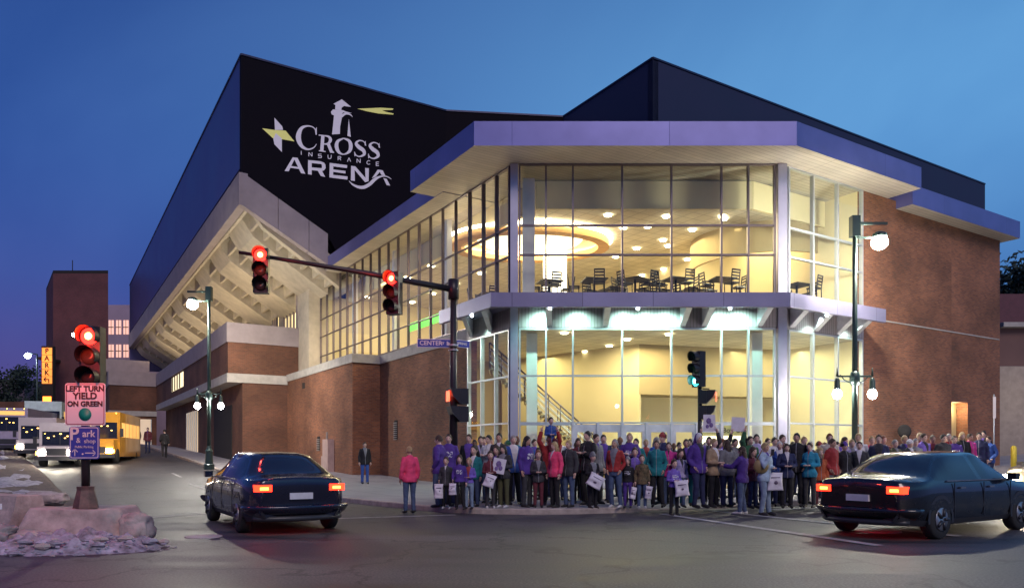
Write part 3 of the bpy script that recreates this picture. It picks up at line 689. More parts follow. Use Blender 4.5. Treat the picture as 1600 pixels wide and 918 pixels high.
# curved dropped rings
def arcband(cx,cy,rx,ry,z0,z1,m,name,a0=0,a1=360,th=.12,n=48):
    b=MB(); rows=[]
    for i in range(n+1):
        a=R(a0+(a1-a0)*i/n); c,s=math.cos(a),math.sin(a)
        rows.append([Vector((cx+rx*c,cy+ry*s,z0)),Vector((cx+rx*c,cy+ry*s,z1)),Vector((cx+(rx-th)*c,cy+(ry-th)*s,z1)),Vector((cx+(rx-th)*c,cy+(ry-th)*s,z0)),Vector((cx+rx*c,cy+ry*s,z0))])
    b.grid(rows,m,False); return b.build(name,m,A)
arcband(.8,33.6,3.6,2.6,10.72,10.95,mat('orange_cove',(.62,.36,.14),.8),'ceiling_ring',th=.5)
arcband(.8,33.6,3.75,2.75,11.0,11.12,lampmat('cove_glow',(1,.88,.62),6),'cove_light',th=.1)
b=MB(); b.lathe([(0,11.19),(2.3,11.19),(2.4,11.1),(0,11.09)],(.8,33.6,0),40,lampmat('dome_glow',(1,.93,.72),.9)); o=b.build('ceiling_dome',None,A)
b=MB(); b.lathe([(.55,7.45),(.55,11.2)],(2.0,34.5,0),24,lampmat('self_lit_column',(1,.93,.78),1.5)); b.build('self_lit_column',None,A)  # plain white pillar; the strong light on it is put in as emission
arcband(11.5,34.2,3.2,3.2,9.9,11.2,M_creamd,'curved_bulkhead',150,300)
# downlights
M_dl=lampmat('downlight_glow',(1,.9,.66),14)
def dl(x,y,z,r=.14):
    b=MB(); b.lathe([(r,0),(r,.03)],(x,y,z-.035),12,M_dl); b.build('downlight',None,A)
for (px,py) in ((855,344),(950,336),(974,356),(1012,354),(1041,338),(1044,384),(1036,375),(1129,338),(1131,342),(1187,323),(1082,359),(995,388),(1187,384),(1074,405),(1037,420),(962,401),(1003,430)):
    p=hit(px,py,Vector((0,0,11.17)),Vector((0,0,1)))
    if p.y<46: dl(p.x,p.y,11.17)
for u in (6,9,12,15,18,21):
    for v in (2.5,5.5): p=L(u,v); dl(p.x,p.y,11.17,.18)
for (px,py) in ((882,520),(915,549),(952,540),(980,530),(878,556),(1045,522),(1181,524)):
    p=hit(px,py,Vector((0,0,5.95)),Vector((0,0,1))); dl(p.x,p.y,5.96,.13)
WARM=(1,.80,.45)
light('room_light','AREA',(5,34,11.0),520,WARM,7,parent=None,sy=6)
light('room_light','AREA',(11,33,11.0),130,WARM,3)
light('room_light','AREA',L(8,4.5,11.0),520,(1,.80,.45),5,sy=4)
light('room_light','AREA',L(16,4.5,11.0),620,(1,.80,.45),6,sy=4)
light('room_light','AREA',(4.6,29.6,5.85),260,(1,.84,.50),5,sy=2)
light('room_light','AREA',(11,30.6,5.85),130,(.95,.92,.62),3)
light('room_light','AREA',L(5,3.6,5.85),110,(1,.85,.45),3)
# TV, panels
b=MB(); b.box(11.2,12.5,37.2,37.3,8.6,9.5,mat('tv_screen',(.02,.02,.02),.15)); tag(b.build('television'),'black television on the upstairs room wall right of centre','television')
b=MB(); b.box(0,5,.62,.66,7.5,7.9,lampmat('green_banner',(.18,.9,.08),1.1),(lambda x,d,z:L(6.2+x,.3+d,z))); tag(b.build('banner'),'glowing green banner strip behind the long street side windows','banner')
# staircase
M_stair=mat('stair_concrete',(.34,.27,.17),.8,var=.1)
ns=32; xa,xb=4.3,-.9; za,zb_=.25,4.85
b=MB()
for i in range(ns):
    x=xa+(xb-xa)*i/ns; z=za+(zb_-za)*i/ns; dx_=(xb-xa)/ns; dz=(zb_-za)/ns
    b.box(x+dx_-.05,x,29.7,31.3,z+dz-.06,z+dz,M_stair)
    b.box(x+dx_-.02,x+dx_,29.7,31.3,z,z+dz-.06,M_cream)
st=b.build('staircase',M_stair,A)
b=MB()
for y in (29.62,31.36):
    for h in (.25,.5,.75,1.0): b.tube([(xa,y,za+h),(xb,y,zb_+h)],.022 if h<1 else .035,6,M_white if h<1 else M_alud)
    for i in range(0,12): x=xa+(xb-xa)*i/11; z=za+(zb_-za)*i/11; b.tube([(x,y,z),(x,y,z+1)],.025,6,M_alud)
b.build('handrail',None,st)
# box office sign strip
b=MB(); b.box(7.15,9.15,28.3,28.34,2.13,2.5,mat('sign_tan',(.45,.36,.16),.7)); o=b.build('office_sign',None,A)
text('Trusted Box Office',.26,'lettering',M_dark,o,(8.15,28.29,2.31))
b=MB(); b.box(7.1,9.2,28.5,28.54,.9,2.1,lampmat('ticket_window',(1,.93,.65),1.1)); b.build('ticket_window',None,A)
# ---------------------------------------------------------------- cafe tables and chairs upstairs
M_ch=mat('dark_chair_wood',(.018,.012,.012),.45,var=.2)
def make_chair():
    t=thing('cafe_chair',(0,0,0),0,'dark ladder back chair','chair','cafe chairs behind the upper corner windows')
    for sx_ in (-.19,.19):
        b=MB(); b.tube([(sx_,-.19,0),(sx_,-.19,.45)],.02,6,M_ch); b.build('leg',M_ch,t)
        b=MB(); b.tube([(sx_,.2,0),(sx_,.19,.45),(sx_,.26,.95)],.022,6,M_ch); b.build('leg',M_ch,t)
    b=MB(); b.box(-.22,.22,-.22,.21,.44,.48,M_ch); b.build('seat',M_ch,t,bevel=.01)
    b=MB()
    for z,dy in ((.58,.205),(.70,.222),(.82,.24),(.92,.252)): b.box(-.2,.2,dy,dy+.02,z-.03,z+.03,M_ch)
    b.build('backrest',M_ch,t); return t
def make_table():
    t=thing('cafe_table',(0,0,0),0,'dark square cafe table','table','cafe tables behind the upper corner windows')
    b=MB(); b.box(-.45,.45,-.45,.45,.72,.76,M_ch); b.build('tabletop',M_ch,t,bevel=.008)
    b=MB(); b.tube([(0,0,.03),(0,0,.72)],.045,8,M_ch); b.build('pedestal',M_ch,t)
    b=MB(); b.box(-.3,.3,-.04,.04,0,.04,M_ch); b.box(-.04,.04,-.3,.3,.041,.06,M_ch); b.build('base',M_ch,t); return t
tabs=[(1.5,29.6,.3,'leftmost table'),(3.25,29.3,.15,'second table from left'),(4.85,29.2,.9,'third table from left'),(6.45,29.2,.35,'fourth table from left'),(7.6,31.2,.6,'rear table'),(8.25,29.2,.2,'rightmost front table'),(11.6,30.2,.5,'table behind right side panes'),(-1.0,32.0,.4,'table behind street side panes'),(4.0,31.4,.5,'rear left table'),(5.8,31.6,.1,'rear middle table')]
ch0=tb0=None
for i,(x,y,r,lab) in enumerate(tabs):
    if i==0: t=tb0=make_table()
    else: t=copy_tree(tb0)
    t.location=(x,y,7.522); t.rotation_euler=(0,0,r); t['label']='dark cafe table upstairs behind the corner glass, '+lab
    for k in range(4):
        if ch0 is None: c=ch0=make_chair()
        else: c=copy_tree(ch0)
        a=r+k*math.pi/2+random.uniform(-.15,.15); dd=.68+random.uniform(-.05,.15)
        c.location=(x+math.sin(a)*dd,y-math.cos(a)*dd,7.522); c.rotation_euler=(0,0,a+math.pi+random.uniform(-.25,.25))
        side=('glass side','right side','back side','left side')[k]
        c['label']='dark ladder back chair upstairs, %s of the %s'%(side,lab)
# ---------------------------------------------------------------- background buildings
M_tb=brick('garage_brick',(.15,.045,.05),(.11,.035,.04),(.13,.07,.07),stain=.25)  # red glow on the tower is put into the brick colour
T=thing('parking_garage',(0,0,0),0,'dark brick garage stair tower with vertical parking sign at far left','building')
Yt=96
def bx(px,Y): return (px-800)/FPX*Y
def zz(py,Y): return CAMZ+(HZ-py)/FPX*Y
b=MB(); x0,x1=bx(83,Yt),bx(169,Yt); tq=[Vector((x0,Yt,0)),Vector((x1,Yt,0)),Vector((x1*1.11,Yt*1.11,0)),Vector((x0*1.11-1,Yt*1.11,0))]; b.prism(tq,0,zz(427,Yt),M_tb); b.build('tower_wall',M_tb,T)
b=MB(); b.prism(tq,zz(427,Yt)+.01,zz(427,Yt)+.4,M_dark); b.build('roof_cap',M_dark,T)
b=MB(); b.tube([(bx(99,Yt),Yt+2,zz(427,Yt)),(bx(99,Yt),Yt+2,zz(400,Yt))],.06,6,M_dark); b.build('antenna',M_dark,T)
b=MB(); b.box(bx(0,Yt)-30,x0-.01,Yt+6,Yt+20,0,zz(622,Yt),M_brickd); b.build('low_wing',M_brickd,T)
Ys=92; M_or=lampmat('orange_sign_face',(1,.28,.05),.75)
PS=thing('parking_sign',(bx(72,Ys),Ys,0),0,'tall vertical orange lit sign spelling PARK on the garage','sign')
sx0,sx1=bx(65.5,Ys)-bx(72,Ys),bx(81,Ys)-bx(72,Ys)
b=MB(); b.box(sx0-.1,sx1+.1,.05,.6,zz(634,Ys),zz(540,Ys),M_dark); b.box(sx0-.1,x0-bx(72,Ys),.6,4,zz(560,Ys),zz(556,Ys),M_dark); b.build('sign_box',M_dark,PS)
for i,chh in enumerate('PARK<'):
    z1=zz(543+11.3*i,Ys); z0=zz(553.6+11.3*i,Ys)
    b=MB(); b.box(sx0,sx1,0,.045,z0,z1,M_or); o=b.build('sign_panel',None,PS)
    if chh!='<': text(chh,.85,'letter',M_dark,o,((sx0+sx1)/2,-.02,(z0+z1)/2),bold=.03)
    else:
        m=MB(); cx=(sx0+sx1)/2; cz=(z0+z1)/2
        for p,q in (((cx-.35,cz+.1),(cx+.3,cz+.1)),((cx+.25,cz+.1),(cx+.25,cz-.35)),((cx-.35,cz+.1),(cx-.1,cz-.15)),((cx-.35,cz+.1),(cx-.1,cz+.35))):
            m.tube([(p[0],-.03,p[1]),(q[0],-.03,q[1])],.06,6,M_dark)
        m.build('arrow',M_dark,o)
b=MB(); b.box(sx0+.1,sx1-.1,0,.045,zz(628,Ys),zz(619,Ys),lampmat('red_orange_lamp',(1,.16,.02),4)); b.build('lamp',None,PS)
light('sign_glow','POINT',(bx(72,Ys),Ys-2,zz(560,Ys)),120,(1,.45,.15),.5)
M_pinkw=mat('pale_render_wall',(.38,.28,.34),.8,var=.1,vs=.3)
OB=thing('office_block',(0,0,0),0,'pale block with rows of lit windows behind the arena at left','building')
Yo=120
b=MB(); b.box(bx(166,Yo),bx(300,Yo),Yo,Yo+14,0,zz(476,Yo),M_pinkw); b.build('wall',M_pinkw,OB)
M_wl=lampmat('lit_office_window',(1,.72,.38),1.0); M_wl2=lampmat('lit_office_window_pale',(1,.55,.42),.5)
for py0,py1,row in ((500,522,'u'),(538,558,'l')):
    for k in range(9 if row=='l' else 5):
        px=170+11.5*k
        b=MB(); b.box(bx(px,Yo),bx(px+8,Yo),Yo-.05,Yo-.01,zz(py1,Yo),zz(py0,Yo),M_wl if k>=3 else M_wl2); o=b.build('window',None,OB)
        f=MB(); f.box(bx(px+3.7,Yo),bx(px+4.3,Yo),Yo-.1,Yo-.051,zz(py1,Yo),zz(py0,Yo),M_dark); f.box(bx(px,Yo),bx(px+8,Yo),Yo-.13,Yo-.101,zz((py0+py1)/2+.6,Yo),zz((py0+py1)/2-.6,Yo),M_dark); f.build('frame',M_dark,o)
# right neighbours
b=MB(); M_rt=mat('far_brown_wall',(.16,.09,.08),.85,var=.15,vs=.4)
NB=thing('neighbour_building',(0,0,0),0,'brown building with pale arcade bay beyond the right end of the arena','building')
Yn=46
b.box(bx(1560,Yn),bx(1760,Yn),Yn,Yn+20,0,zz(508,Yn),M_rt); b.build('wall',M_rt,NB)
b=MB(); b.box(bx(1560,Yn),bx(1760,Yn),Yn-.5,Yn-.02,zz(512,Yn),zz(505,Yn),M_conc); b.build('ledge',M_conc,NB)
b=MB(); b.box(bx(1560,Yn),bx(1760,Yn),Yn+2,Yn+20,zz(508,Yn)+.01,zz(448,Yn),mat('upper_maroon_wall',(.14,.06,.07),.85)); b.build('upper_wall',None,NB)
b=MB(); b.box(bx(1560,Yn),bx(1640,Yn),Yn-.1,Yn-.01,0,zz(572,Yn),mat('pale_bay_wall',(.35,.29,.24),.8)); b.build('bay_wall',None,NB)
light('bay_lamp','POINT',(bx(1585,Yn),Yn-3,5),50,(1,.9,.75),.2)
# far skyline left
SK=thing('far_building',(0,0,0),0,'low dark distant building on the horizon at far left','building')
b=MB(); Yf=170
b.box(bx(-60,Yf),bx(38,Yf),Yf,Yf+20,0,zz(596,Yf),mat('far_wall',(.10,.075,.10),.9)); b.build('wall',None,SK)
b=MB(); b.prism([Vector((bx(-60,Yf),Yf,0)),Vector((bx(38,Yf),Yf,0)),Vector((bx(38,Yf),Yf+20,0)),Vector((bx(-60,Yf),Yf+20,0))],zz(596,Yf)+.01,zz(592,Yf),M_dark); b.build('roof',M_dark,SK)
hb=MB(); hr=[]
for i in range(60):
    x=-380+i*16; h=14+9*math.sin(i*.37)+5*math.sin(i*1.3); hr.append([Vector((x,420,-2)),Vector((x,430,h)),Vector((x,470,h+3))])
hb.grid(hr,mat('wooded_hill',(.035,.04,.035),.95,var=.4,vs=.05)); tag(hb.build('hills'),None,None,None,'structure')
M_leaf=mat('dark_evergreen',(.022,.035,.022),.8,var=.4,vs=1.5); M_trunk=mat('bark',(.06,.045,.035),.9)
def tree(x,y,z,h,w,lab,seed):
    rr=random.Random(seed); t=thing('tree',(x,y,z),0,lab,'tree','trees above the far rooftops')
    b=MB(); b.tube([(0,0,0),(.1,0,h*.5),(0,.1,h*.85)],[.22,.14,.04],8,M_trunk)
    for k in range(7):
        a=rr.uniform(0,6.3); zb2=h*rr.uniform(.35,.7); b.tube([(0,0,zb2),(math.cos(a)*w*.4,math.sin(a)*w*.4,zb2+h*.15)],[.07,.02],5,M_trunk)
    b.build('trunk',M_trunk,t)
    b=MB(); 
    cs=[(rr.gauss(0,w*.28),rr.gauss(0,w*.28),h*rr.uniform(.4,.95)) for _ in range(22)]
    for _ in range(2600):
        c=Vector(rr.choice(cs)); rad=w*.2; p=c+Vector((rr.gauss(0,1),rr.gauss(0,1),rr.gauss(0,.8)))*rad*.55
        a=Vector((rr.uniform(-1,1),rr.uniform(-1,1),rr.uniform(-1,1))).normalized()*.34; c2=a.orthogonal().normalized()*.22
        b.face([p-a,p+c2,p+a,p-c2],M_leaf)
    b.build('crown',M_leaf,t,fixn=False,uv=False)
tree(bx(1592,75),75,10,10.5,7,'dark tree crown above the brown building at the far right edge',1)
tree(bx(1572,82),82,10,10,6,'smaller dark tree just beyond the arena right end',2)
tree(bx(25,160),160,3,17,10,'dark tree behind the low distant building at far left',3)
tree(bx(50,175),175,3,15,9,'dark round tree left of the parking sign',4)
# ================================================================ STREET FURNITURE
M_lampw=lampmat('street_lamp_glow',(1,.95,.80),620)
M_globe=lampmat('globe_glow',(1,.93,.86),170)
def street_lamp(loc,flip,lab,name='street_lamp',e=1.0,grp='street lamps with twin globes'):
    t=thing(name,loc,0,lab,'street lamp',grp)
    b=MB(); b.lathe([(.26,0),(.26,.25),(.20,.3),(.17,.9),(.19,.95),(.13,1.05),(.10,1.2)],(0,0,0),12,M_steel,False); b.build('base',M_steel,t)
    b=MB(); b.tube([(0,0,1.2),(0,0,9.3)],[.10,.07],12,M_steel); b.build('pole',M_steel,t)
    b=MB(); b.box(-.14*flip,.14*flip,-.14,.14,8.6,9.3,M_steel); b.box(.1*flip,1.1*flip,-.05,.05,9.02,9.1,M_steel); b.box(.1*flip,.75*flip,-.03,.03,8.55,8.6,M_steel); b.build('arm',M_steel,t)
    b=MB(); b.lathe([(.24,.17),(.22,.30),(.1,.36)],(.85*flip,0,8.42),16,M_steel); b.build('lamp_housing',M_steel,t)
    b=MB(); b.ball((.85*flip,0,8.40),.27,16,M_lampw,(1,1,.85)); b.build('lamp',None,t)
    b=MB()
    b.lathe([(.13,3.55),(.17,3.7),(.17,3.85),(.13,4.0)],(0,0,0),10,M_steel)
    b.tube([(-.6,0,3.85),(.6,0,3.85)],.035,6,M_steel)
    for s in (-1,1):
        b.tube([(.1*s,0,3.6),(.35*s,0,3.72),(.5*s,0,3.9)],.02,6,M_steel); b.lathe([(.05,3.85),(.03,4.0),(.01,4.15)],(.6*s,0,0),8,M_steel); b.lathe([(.05,3.8),(.09,3.7),(.10,3.45),(.12,3.4)],(.6*s,0,0),10,M_steel)
    b.build('crossarm',M_steel,t)
    for s in (-1,1):
        b=MB(); b.ball((.6*s,0,3.24),.15,12,M_globe,(1,1,1.15)); b.build('globe',None,t)
    return t
street_lamp((11.7,25.3,G(11.7,25.3)+.1),1,'tall green street lamp with two globes and head turned right, by the glazed corner')
l2=street_lamp((-15.45,37.8,G(-15.45,37.8)+.1),-1,'tall dark street lamp with two globes on the left street sidewalk')
# distant lamps
for (px,py,Y,lab,fl) in ((58,553,70,'small distant street lamp left of the PARK sign',-1),(128,521,88,'distant street lamp shining beside the garage tower',-1)):
    z=zz(py,Y); x=bx(px,Y); g0=G(x,Y)
    t=thing('street_lamp',(x,Y,g0),0,lab,'street lamp')
    b=MB(); b.tube([(0,0,0),(0,0,z-g0)],[.12,.07],8,M_steel); b.build('pole',M_steel,t)
    b=MB(); b.tube([(0,0,z-g0),(fl*.9,0,z-g0+.1)],.05,6,M_steel); b.build('arm',M_steel,t)
    b=MB(); b.ball((fl*.9,0,z-g0-.15),.26,10,lampmat('cool_lamp_glow',(.8,.9,1),40) if 'cool_lamp_glow' not in MATS else MATS['cool_lamp_glow']); b.build('lamp',None,t)
# ---- signals
M_sigh=mat('signal_housing_black',(.018,.014,.016),.4,var=.2)
M_red=lampmat('red_signal_lens',(1,.012,.008),7); M_redc=lampmat('red_signal_core',(1,.20,.04),22)
M_grn=lampmat('green_signal_lens',(.05,.8,.75),3); M_grnc=lampmat('green_signal_core',(.5,1,.95),14)
M_off=mat('unlit_signal_lens',(.03,.02,.02),.25,spec=.2); M_offy=mat('unlit_amber_lens',(.05,.03,.02),.25,spec=.2)
def signal_head(par,loc,rz,lit,n=3,s=1.0,big=False,name='signal_head'):
    """faces local -Y; origin at the centre of the head"""
    h=bpy.data.objects.new(name,None)
    b=MB(); w=.17*s; st=.345*s
    b.box(-w,w,-.02*s,.2*s,-n/2*st,n/2*st,M_sigh)
    o=b.build(name,M_sigh,par,bevel=.02*s); o.location=loc; o.rotation_euler=(0,0,rz); bpy.data.objects.remove(h)
    for i in range(n):
        cz=((n-1)/2-i)*st
        v=MB(); rows=[]
        for k in range(15):
            a=R(-35+250*k/14); c,sn=math.cos(a),math.sin(a); r=.16*s
            rows.append([Vector((r*c,-.02*s,cz+r*sn)),Vector((r*c,-(.24-.10*(1-sn)*.5)*s,cz+r*sn))])
        v.grid(rows,M_sigh); v.grid([[p*1 +Vector((p.x*.05,0,(p.z-cz)*.05)) for p in r_] for r_ in rows],M_sigh); v.build('visor',M_sigh,o)
        l=MB(); m=M_off if i!=1 else M_offy
        if i==lit: m=M_red if i==0 else M_grn
        l.lathe([(.145*s,.02),(.13*s,.04*s),(.08*s,.06*s),(.0,.065*s)],(0,0,cz),18,m,True,'-y')
        if i==lit: l.lathe([(.075*s,.04*s),(.055*s,.070*s),(0,.075*s)],(0,0,cz),16,M_redc if i==0 else M_grnc,True,'-y')
        l.build('lens',None,o)
    return o
def ped_head(par,loc,rz,hand=True):
    b=MB()
    b.box(-.2,.2,0,.22,.03,.42,M_sigh); b.box(-.2,.2,0,.22,-.42,-.03,M_sigh)
    o=b.build('pedestrian_signal_head',M_sigh,par,bevel=.015); o.location=loc; o.rotation_euler=(0,0,rz)
    v=MB()
    for z0 in (.03,-.42):
        v.hexa([Vector((-.2,-.2,z0+.2)),Vector((.2,-.2,z0+.2)),Vector((.2,-.002,z0)),Vector((-.2,-.002,z0))],[Vector((-.2,-.26,z0+.39)),Vector((.2,-.26,z0+.39)),Vector((.2,-.002,z0+.39)),Vector((-.2,-.002,z0+.39))],M_sigh)
    v.build('visor',M_sigh,o)
    if hand:
        l=MB(); l.box(-.14,.14,-.275,-.262,.10,.36,lampmat('red_hand_glow',(1,.08,.03),2.5) if 'red_hand_glow' not in MATS else MATS['red_hand_glow']); l.build('lens',None,o)
    return o
# foreground signal on the median
px0,Y0=134,12.4; X0=bx(px0,Y0); zb0=.50
FS=thing('traffic_signal',(X0,Y0,zb0),0,'nearest traffic signal on the median, glowing red above turn and parking signs','traffic signal')
b=MB(); b.lathe([(.20,0),(.19,.06),(.135,.30),(.14,.36),(.075,.37)],(0,0,0),8,mat('rusty_pole_base',(.10,.055,.045),.5,var=.5,vs=8),False); b.build('base',None,FS)
b=MB(); b.tube([(0,0,.3),(0,0,1.95)],.065,12,M_blk); b.tube([(.07,-.02,1.95),(.07,-.02,2.35)],.035,8,M_blk); b.tube([(0,0,1.95),(.07,-.02,1.99)],.05,8,M_blk); b.build('pole',M_blk,FS)
signal_head(FS,(.10,-.05,2.52),R(4),0,3,.98)
light('signal_glow','POINT',(X0+.1,Y0-.9,3.3),48,(1,.07,.04),.12)
def sign_plate(par,cx,cz,w,h,y,face,border,rz=0,r=.04,name='sign'):
    b=MB()
    def rr(w,h,r,yy): return [Vector((cx+sx*(w/2-r)+r*math.cos(a),yy,cz+sz*(h/2-r)+r*math.sin(a))) for (sx,sz,a0) in ((1,1,0),(-1,1,90),(-1,-1,180),(1,-1,270)) for a in (R(a0),R(a0+30),R(a0+60),R(a0+90))]
    p=rr(w,h,r,y); q=rr(w,h,r,y+.012)
    b.face(p,face); b.face(list(reversed(q)),face); b.grid([p,q],face,False,True)
    pa=rr(w-.03,h-.03,r*.8,y-.003); pb=rr(w-.055,h-.055,r*.7,y-.003); b.grid([pa,pb],border,False,True)
    return b.build(name,None,par)
M_sw=mat('sign_white_sheet',(.70,.62,.62),.5,var=.04); M_sr=mat('sign_dark_border',(.28,.08,.10),.5); M_sk=mat('sign_black_ink',(.06,.02,.02),.6)
M_sg=mat('sign_green_dot',(.0,.22,.15),.5); M_sb=mat('sign_blue_sheet',(.045,.055,.34),.45,var=.04)
s1=sign_plate(FS,.065,1.80-.075,.665,.70,-.13,M_sw,M_sr)
for tx,z,sz in (('LEFT TURN',1.98,.125),('YIELD',1.86,.15),('ON GREEN',1.73,.115)): text(tx,sz,'lettering',M_sk,s1,(.065,-.136,z),xs=1.02,bold=.004)
b=MB(); b.lathe([(.105,0),(.105,.004),(0,.005)],(.065,-.134,1.56),24,M_sg,True,'-y'); b.build('green_dot',M_sg,s1)
s2=sign_plate(FS,.045,1.09,.50,.54,-.12,M_sb,M_sw)
text('P',.30,'lettering',M_sw,s2,(-.12,-.126,1.23),bold=.006); text('ark',.16,'lettering',M_sw,s2,(.12,-.126,1.235),bold=.002); text('&',.12,'lettering',M_sw,s2,(-.05,-.126,1.125)); text('shop',.10,'lettering',M_sw,s2,(.14,-.126,1.115)); text('Public Parking',.055,'lettering',M_sw,s2,(.045,-.126,1.02))
def arrow(par,x0,z0,x1,z1,y,w,m):
    b=MB(); d=Vector((x1-x0,0,z1-z0)).normalized(); n=Vector((d.z,0,-d.x)); p=Vector((x0,y,z0)); q=Vector((x1,y,z1)); 
    b.face([p-n*w/2,p+n*w/2,q+n*w/2,q-n*w/2],m)
    for s in (-1,1): b.face([q+d*w*.8,q-d*w*2.6+n*s*w*2.6,q-d*w*1.6+n*s*w*3.2,q+d*w*1.0+n*s*w*.4],m)
    b.build('arrow',m,par)
arrow(s2,-.11,.87,-.11,.97,-.125,.016,M_sw); arrow(s2,.06,.92,.22,.92,-.125,.016,M_sw)
b=MB(); b.lathe([(.016,0),(.016,.003),(0,.004)],(.02,-.125,.90),10,M_sw,True,'-y'); b.build('dot',M_sw,s2)
# mast arm signal at the corner
mx_,my_=bx(708.5,18.9),18.9; mz=G(mx_,my_)+.12
MS=thing('mast_arm_signal',(mx_,my_,mz),0,'black mast arm pole at the corner with two red signals over the street','traffic signal')
b=MB(); b.lathe([(.22,0),(.2,.3),(.13,.5),(.115,.6)],(0,0,0),10,M_blk); b.tube([(0,0,.5),(0,0,zz(441,18.9)-mz)],[.115,.075],12,M_blk); b.build('pole',M_blk,MS)
ae=Vector((bx(373,17.3)-mx_,17.3-my_,zz(394,17.3)-mz)); as0=Vector((0,0,zz(452,18.9)-mz))
b=MB(); b.tube([as0,as0.lerp(ae,.5)+Vector((0,0,.03)),ae],[.085,.06,.04],10,M_blk); b.lathe([(.14,-.25),(.14,.25)],as0,8,M_blk); b.build('mast_arm',M_blk,MS)
for px,py,Y in ((410,424,17.35),(614.5,459,18.3)):
    p=Vector((bx(px,Y)-mx_,Y-my_,zz(py,Y)-mz))
    o=signal_head(MS,p+Vector((0,-.12,0)),R(8 if px<500 else -22),0,3,1.0)
    light('signal_glow','POINT',(p.x+mx_,p.y+my_-.9,p.z+mz+.34),24,(1,.06,.04),.1)
ped_head(MS,(.12,-.02,zz(633,18.9)-mz),R(-68))
M_sblue=mat('street_sign_blue',(.035,.05,.33),.45)
def blade(par,x0,x1,z,h,rz,txt,tsz,lab=None):
    b=MB(); b.box(x0,x1,-.012,.0,z-h/2,z+h/2,M_sw); b.box(x0+.015,x1-.015,-.016,-.0125,z-h/2+.015,z+h/2-.015,M_sblue); o=b.build('street_sign',None,par); o.rotation_euler=(0,0,rz)
    if txt: 
        for (t,sz,fx_) in txt: text(t,sz,'lettering',M_sw,o,(x0+(x1-x0)*fx_,-.0175,z),bold=.003)
    return o
bl=blade(MS,-.92,-.05,zz(536.5,18.9)-mz,.22,R(6),[('CENTER',.155,.40),('ST',.08,.74)],.15)
b=MB(); 
for k in range(4): b.box(-.17+.03*k,-.145+.03*k,-.019,-.0172,zz(536.5,18.9)-mz-.05,zz(536.5,18.9)-mz+.05-.02*k,M_sw)
b.build('emblem',M_sw,bl)
blade(MS,.06,.50,zz(535.5,18.9)-mz,.19,R(38),[('SPRING',.09,.45)],.15)
b=MB(); b.lathe([(.125,0),(.125,.05)],(0,0,zz(540,18.9)-mz-.02),10,M_alu); b.lathe([(.125,0),(.125,.03)],(0,0,zz(548,18.9)-mz),10,M_alu); b.build('clamp',M_alu,MS)
# right signal
rxp,ryp=bx(1093.5,21.6),21.6; rz0=G(rxp,ryp)+.12
RS=thing('traffic_signal',(rxp,ryp,rz0),0,'black pole signal showing green with a side pedestrian head before the doors','traffic signal')
b=MB(); b.lathe([(.16,0),(.15,.3),(.09,.45),(.075,.5)],(0,0,0),10,M_blk); b.tube([(0,0,.5),(0,0,zz(604,21.6)-rz0)],.065,10,M_blk); b.build('pole',M_blk,RS)
signal_head(RS,(-.10,0,zz(576.5,21.6)-rz0),R(-62),2,3,1.0)
p=ped_head(RS,(.20,0,zz(632,21.6)-rz0),R(72))
b=MB(); b.tube([(0,0,zz(607,21.6)-rz0),(.27,0,zz(607,21.6)-rz0),(.27,0,zz(612,21.6)-rz0)],.022,6,M_blk); b.tube([(0,0,zz(652,21.6)-rz0),(.27,0,zz(652,21.6)-rz0)],.022,6,M_blk); b.build('bracket',M_blk,RS)
light('signal_glow','POINT',(rxp-.8,ryp-.6,zz(594,21.6)),8,(.1,.9,.8),.1)
# round convex sign on the right wall, yellow bollard, pole
b=MB(); p=RT(7.4,.35,2.35); b.lathe([(.28,0),(.28,.05),(.2,.09),(0,.1)],p,18,M_dark,True,'-y'); b.tube([p+Vector((.2,.05,-2)),p+Vector((.2,.05,.2))],.03,6,M_blk)
tag(b.build('round_sign'),'dark round sign on a thin post against the right brick wall','sign')
b=MB(); bxp=Vector((bx(1584,34),34,G(bx(1584,34),34))); b.lathe([(.12,-.1),(.12,1.0),(.08,1.08),(0,1.1)],bxp,12,mat('bollard_yellow',(.65,.50,.05),.5)); tag(b.build('bollard'),'yellow bollard beyond the right end of the arena','bollard')
b=MB(); q=Vector((bx(1553,31),31,0)); b.tube([(q.x,q.y,.3),(q.x,q.y,3.9)],.03,6,M_alu); b.box(q.x-.06,q.x+.06,q.y-.04,q.y-.031,2.9,3.8,M_sw); tag(b.build('post_sign'),'thin post with narrow white strip near the right door','sign')
# ================================================================ MEDIAN
M_snow=mat('dirty_snow',(.11,.095,.10),.8,var=.5,vs=5,bump=1,bs=12,col2=(.50,.46,.54))
M_soil=mat('median_soil',(.10,.07,.06),.95,var=.5,vs=5,bump=1,bs=25)
M_mc=mat('pitted_concrete',(.40,.33,.30),.85,var=.35,vs=3,bump=.8,bs=14)
from mathutils import noise as mn
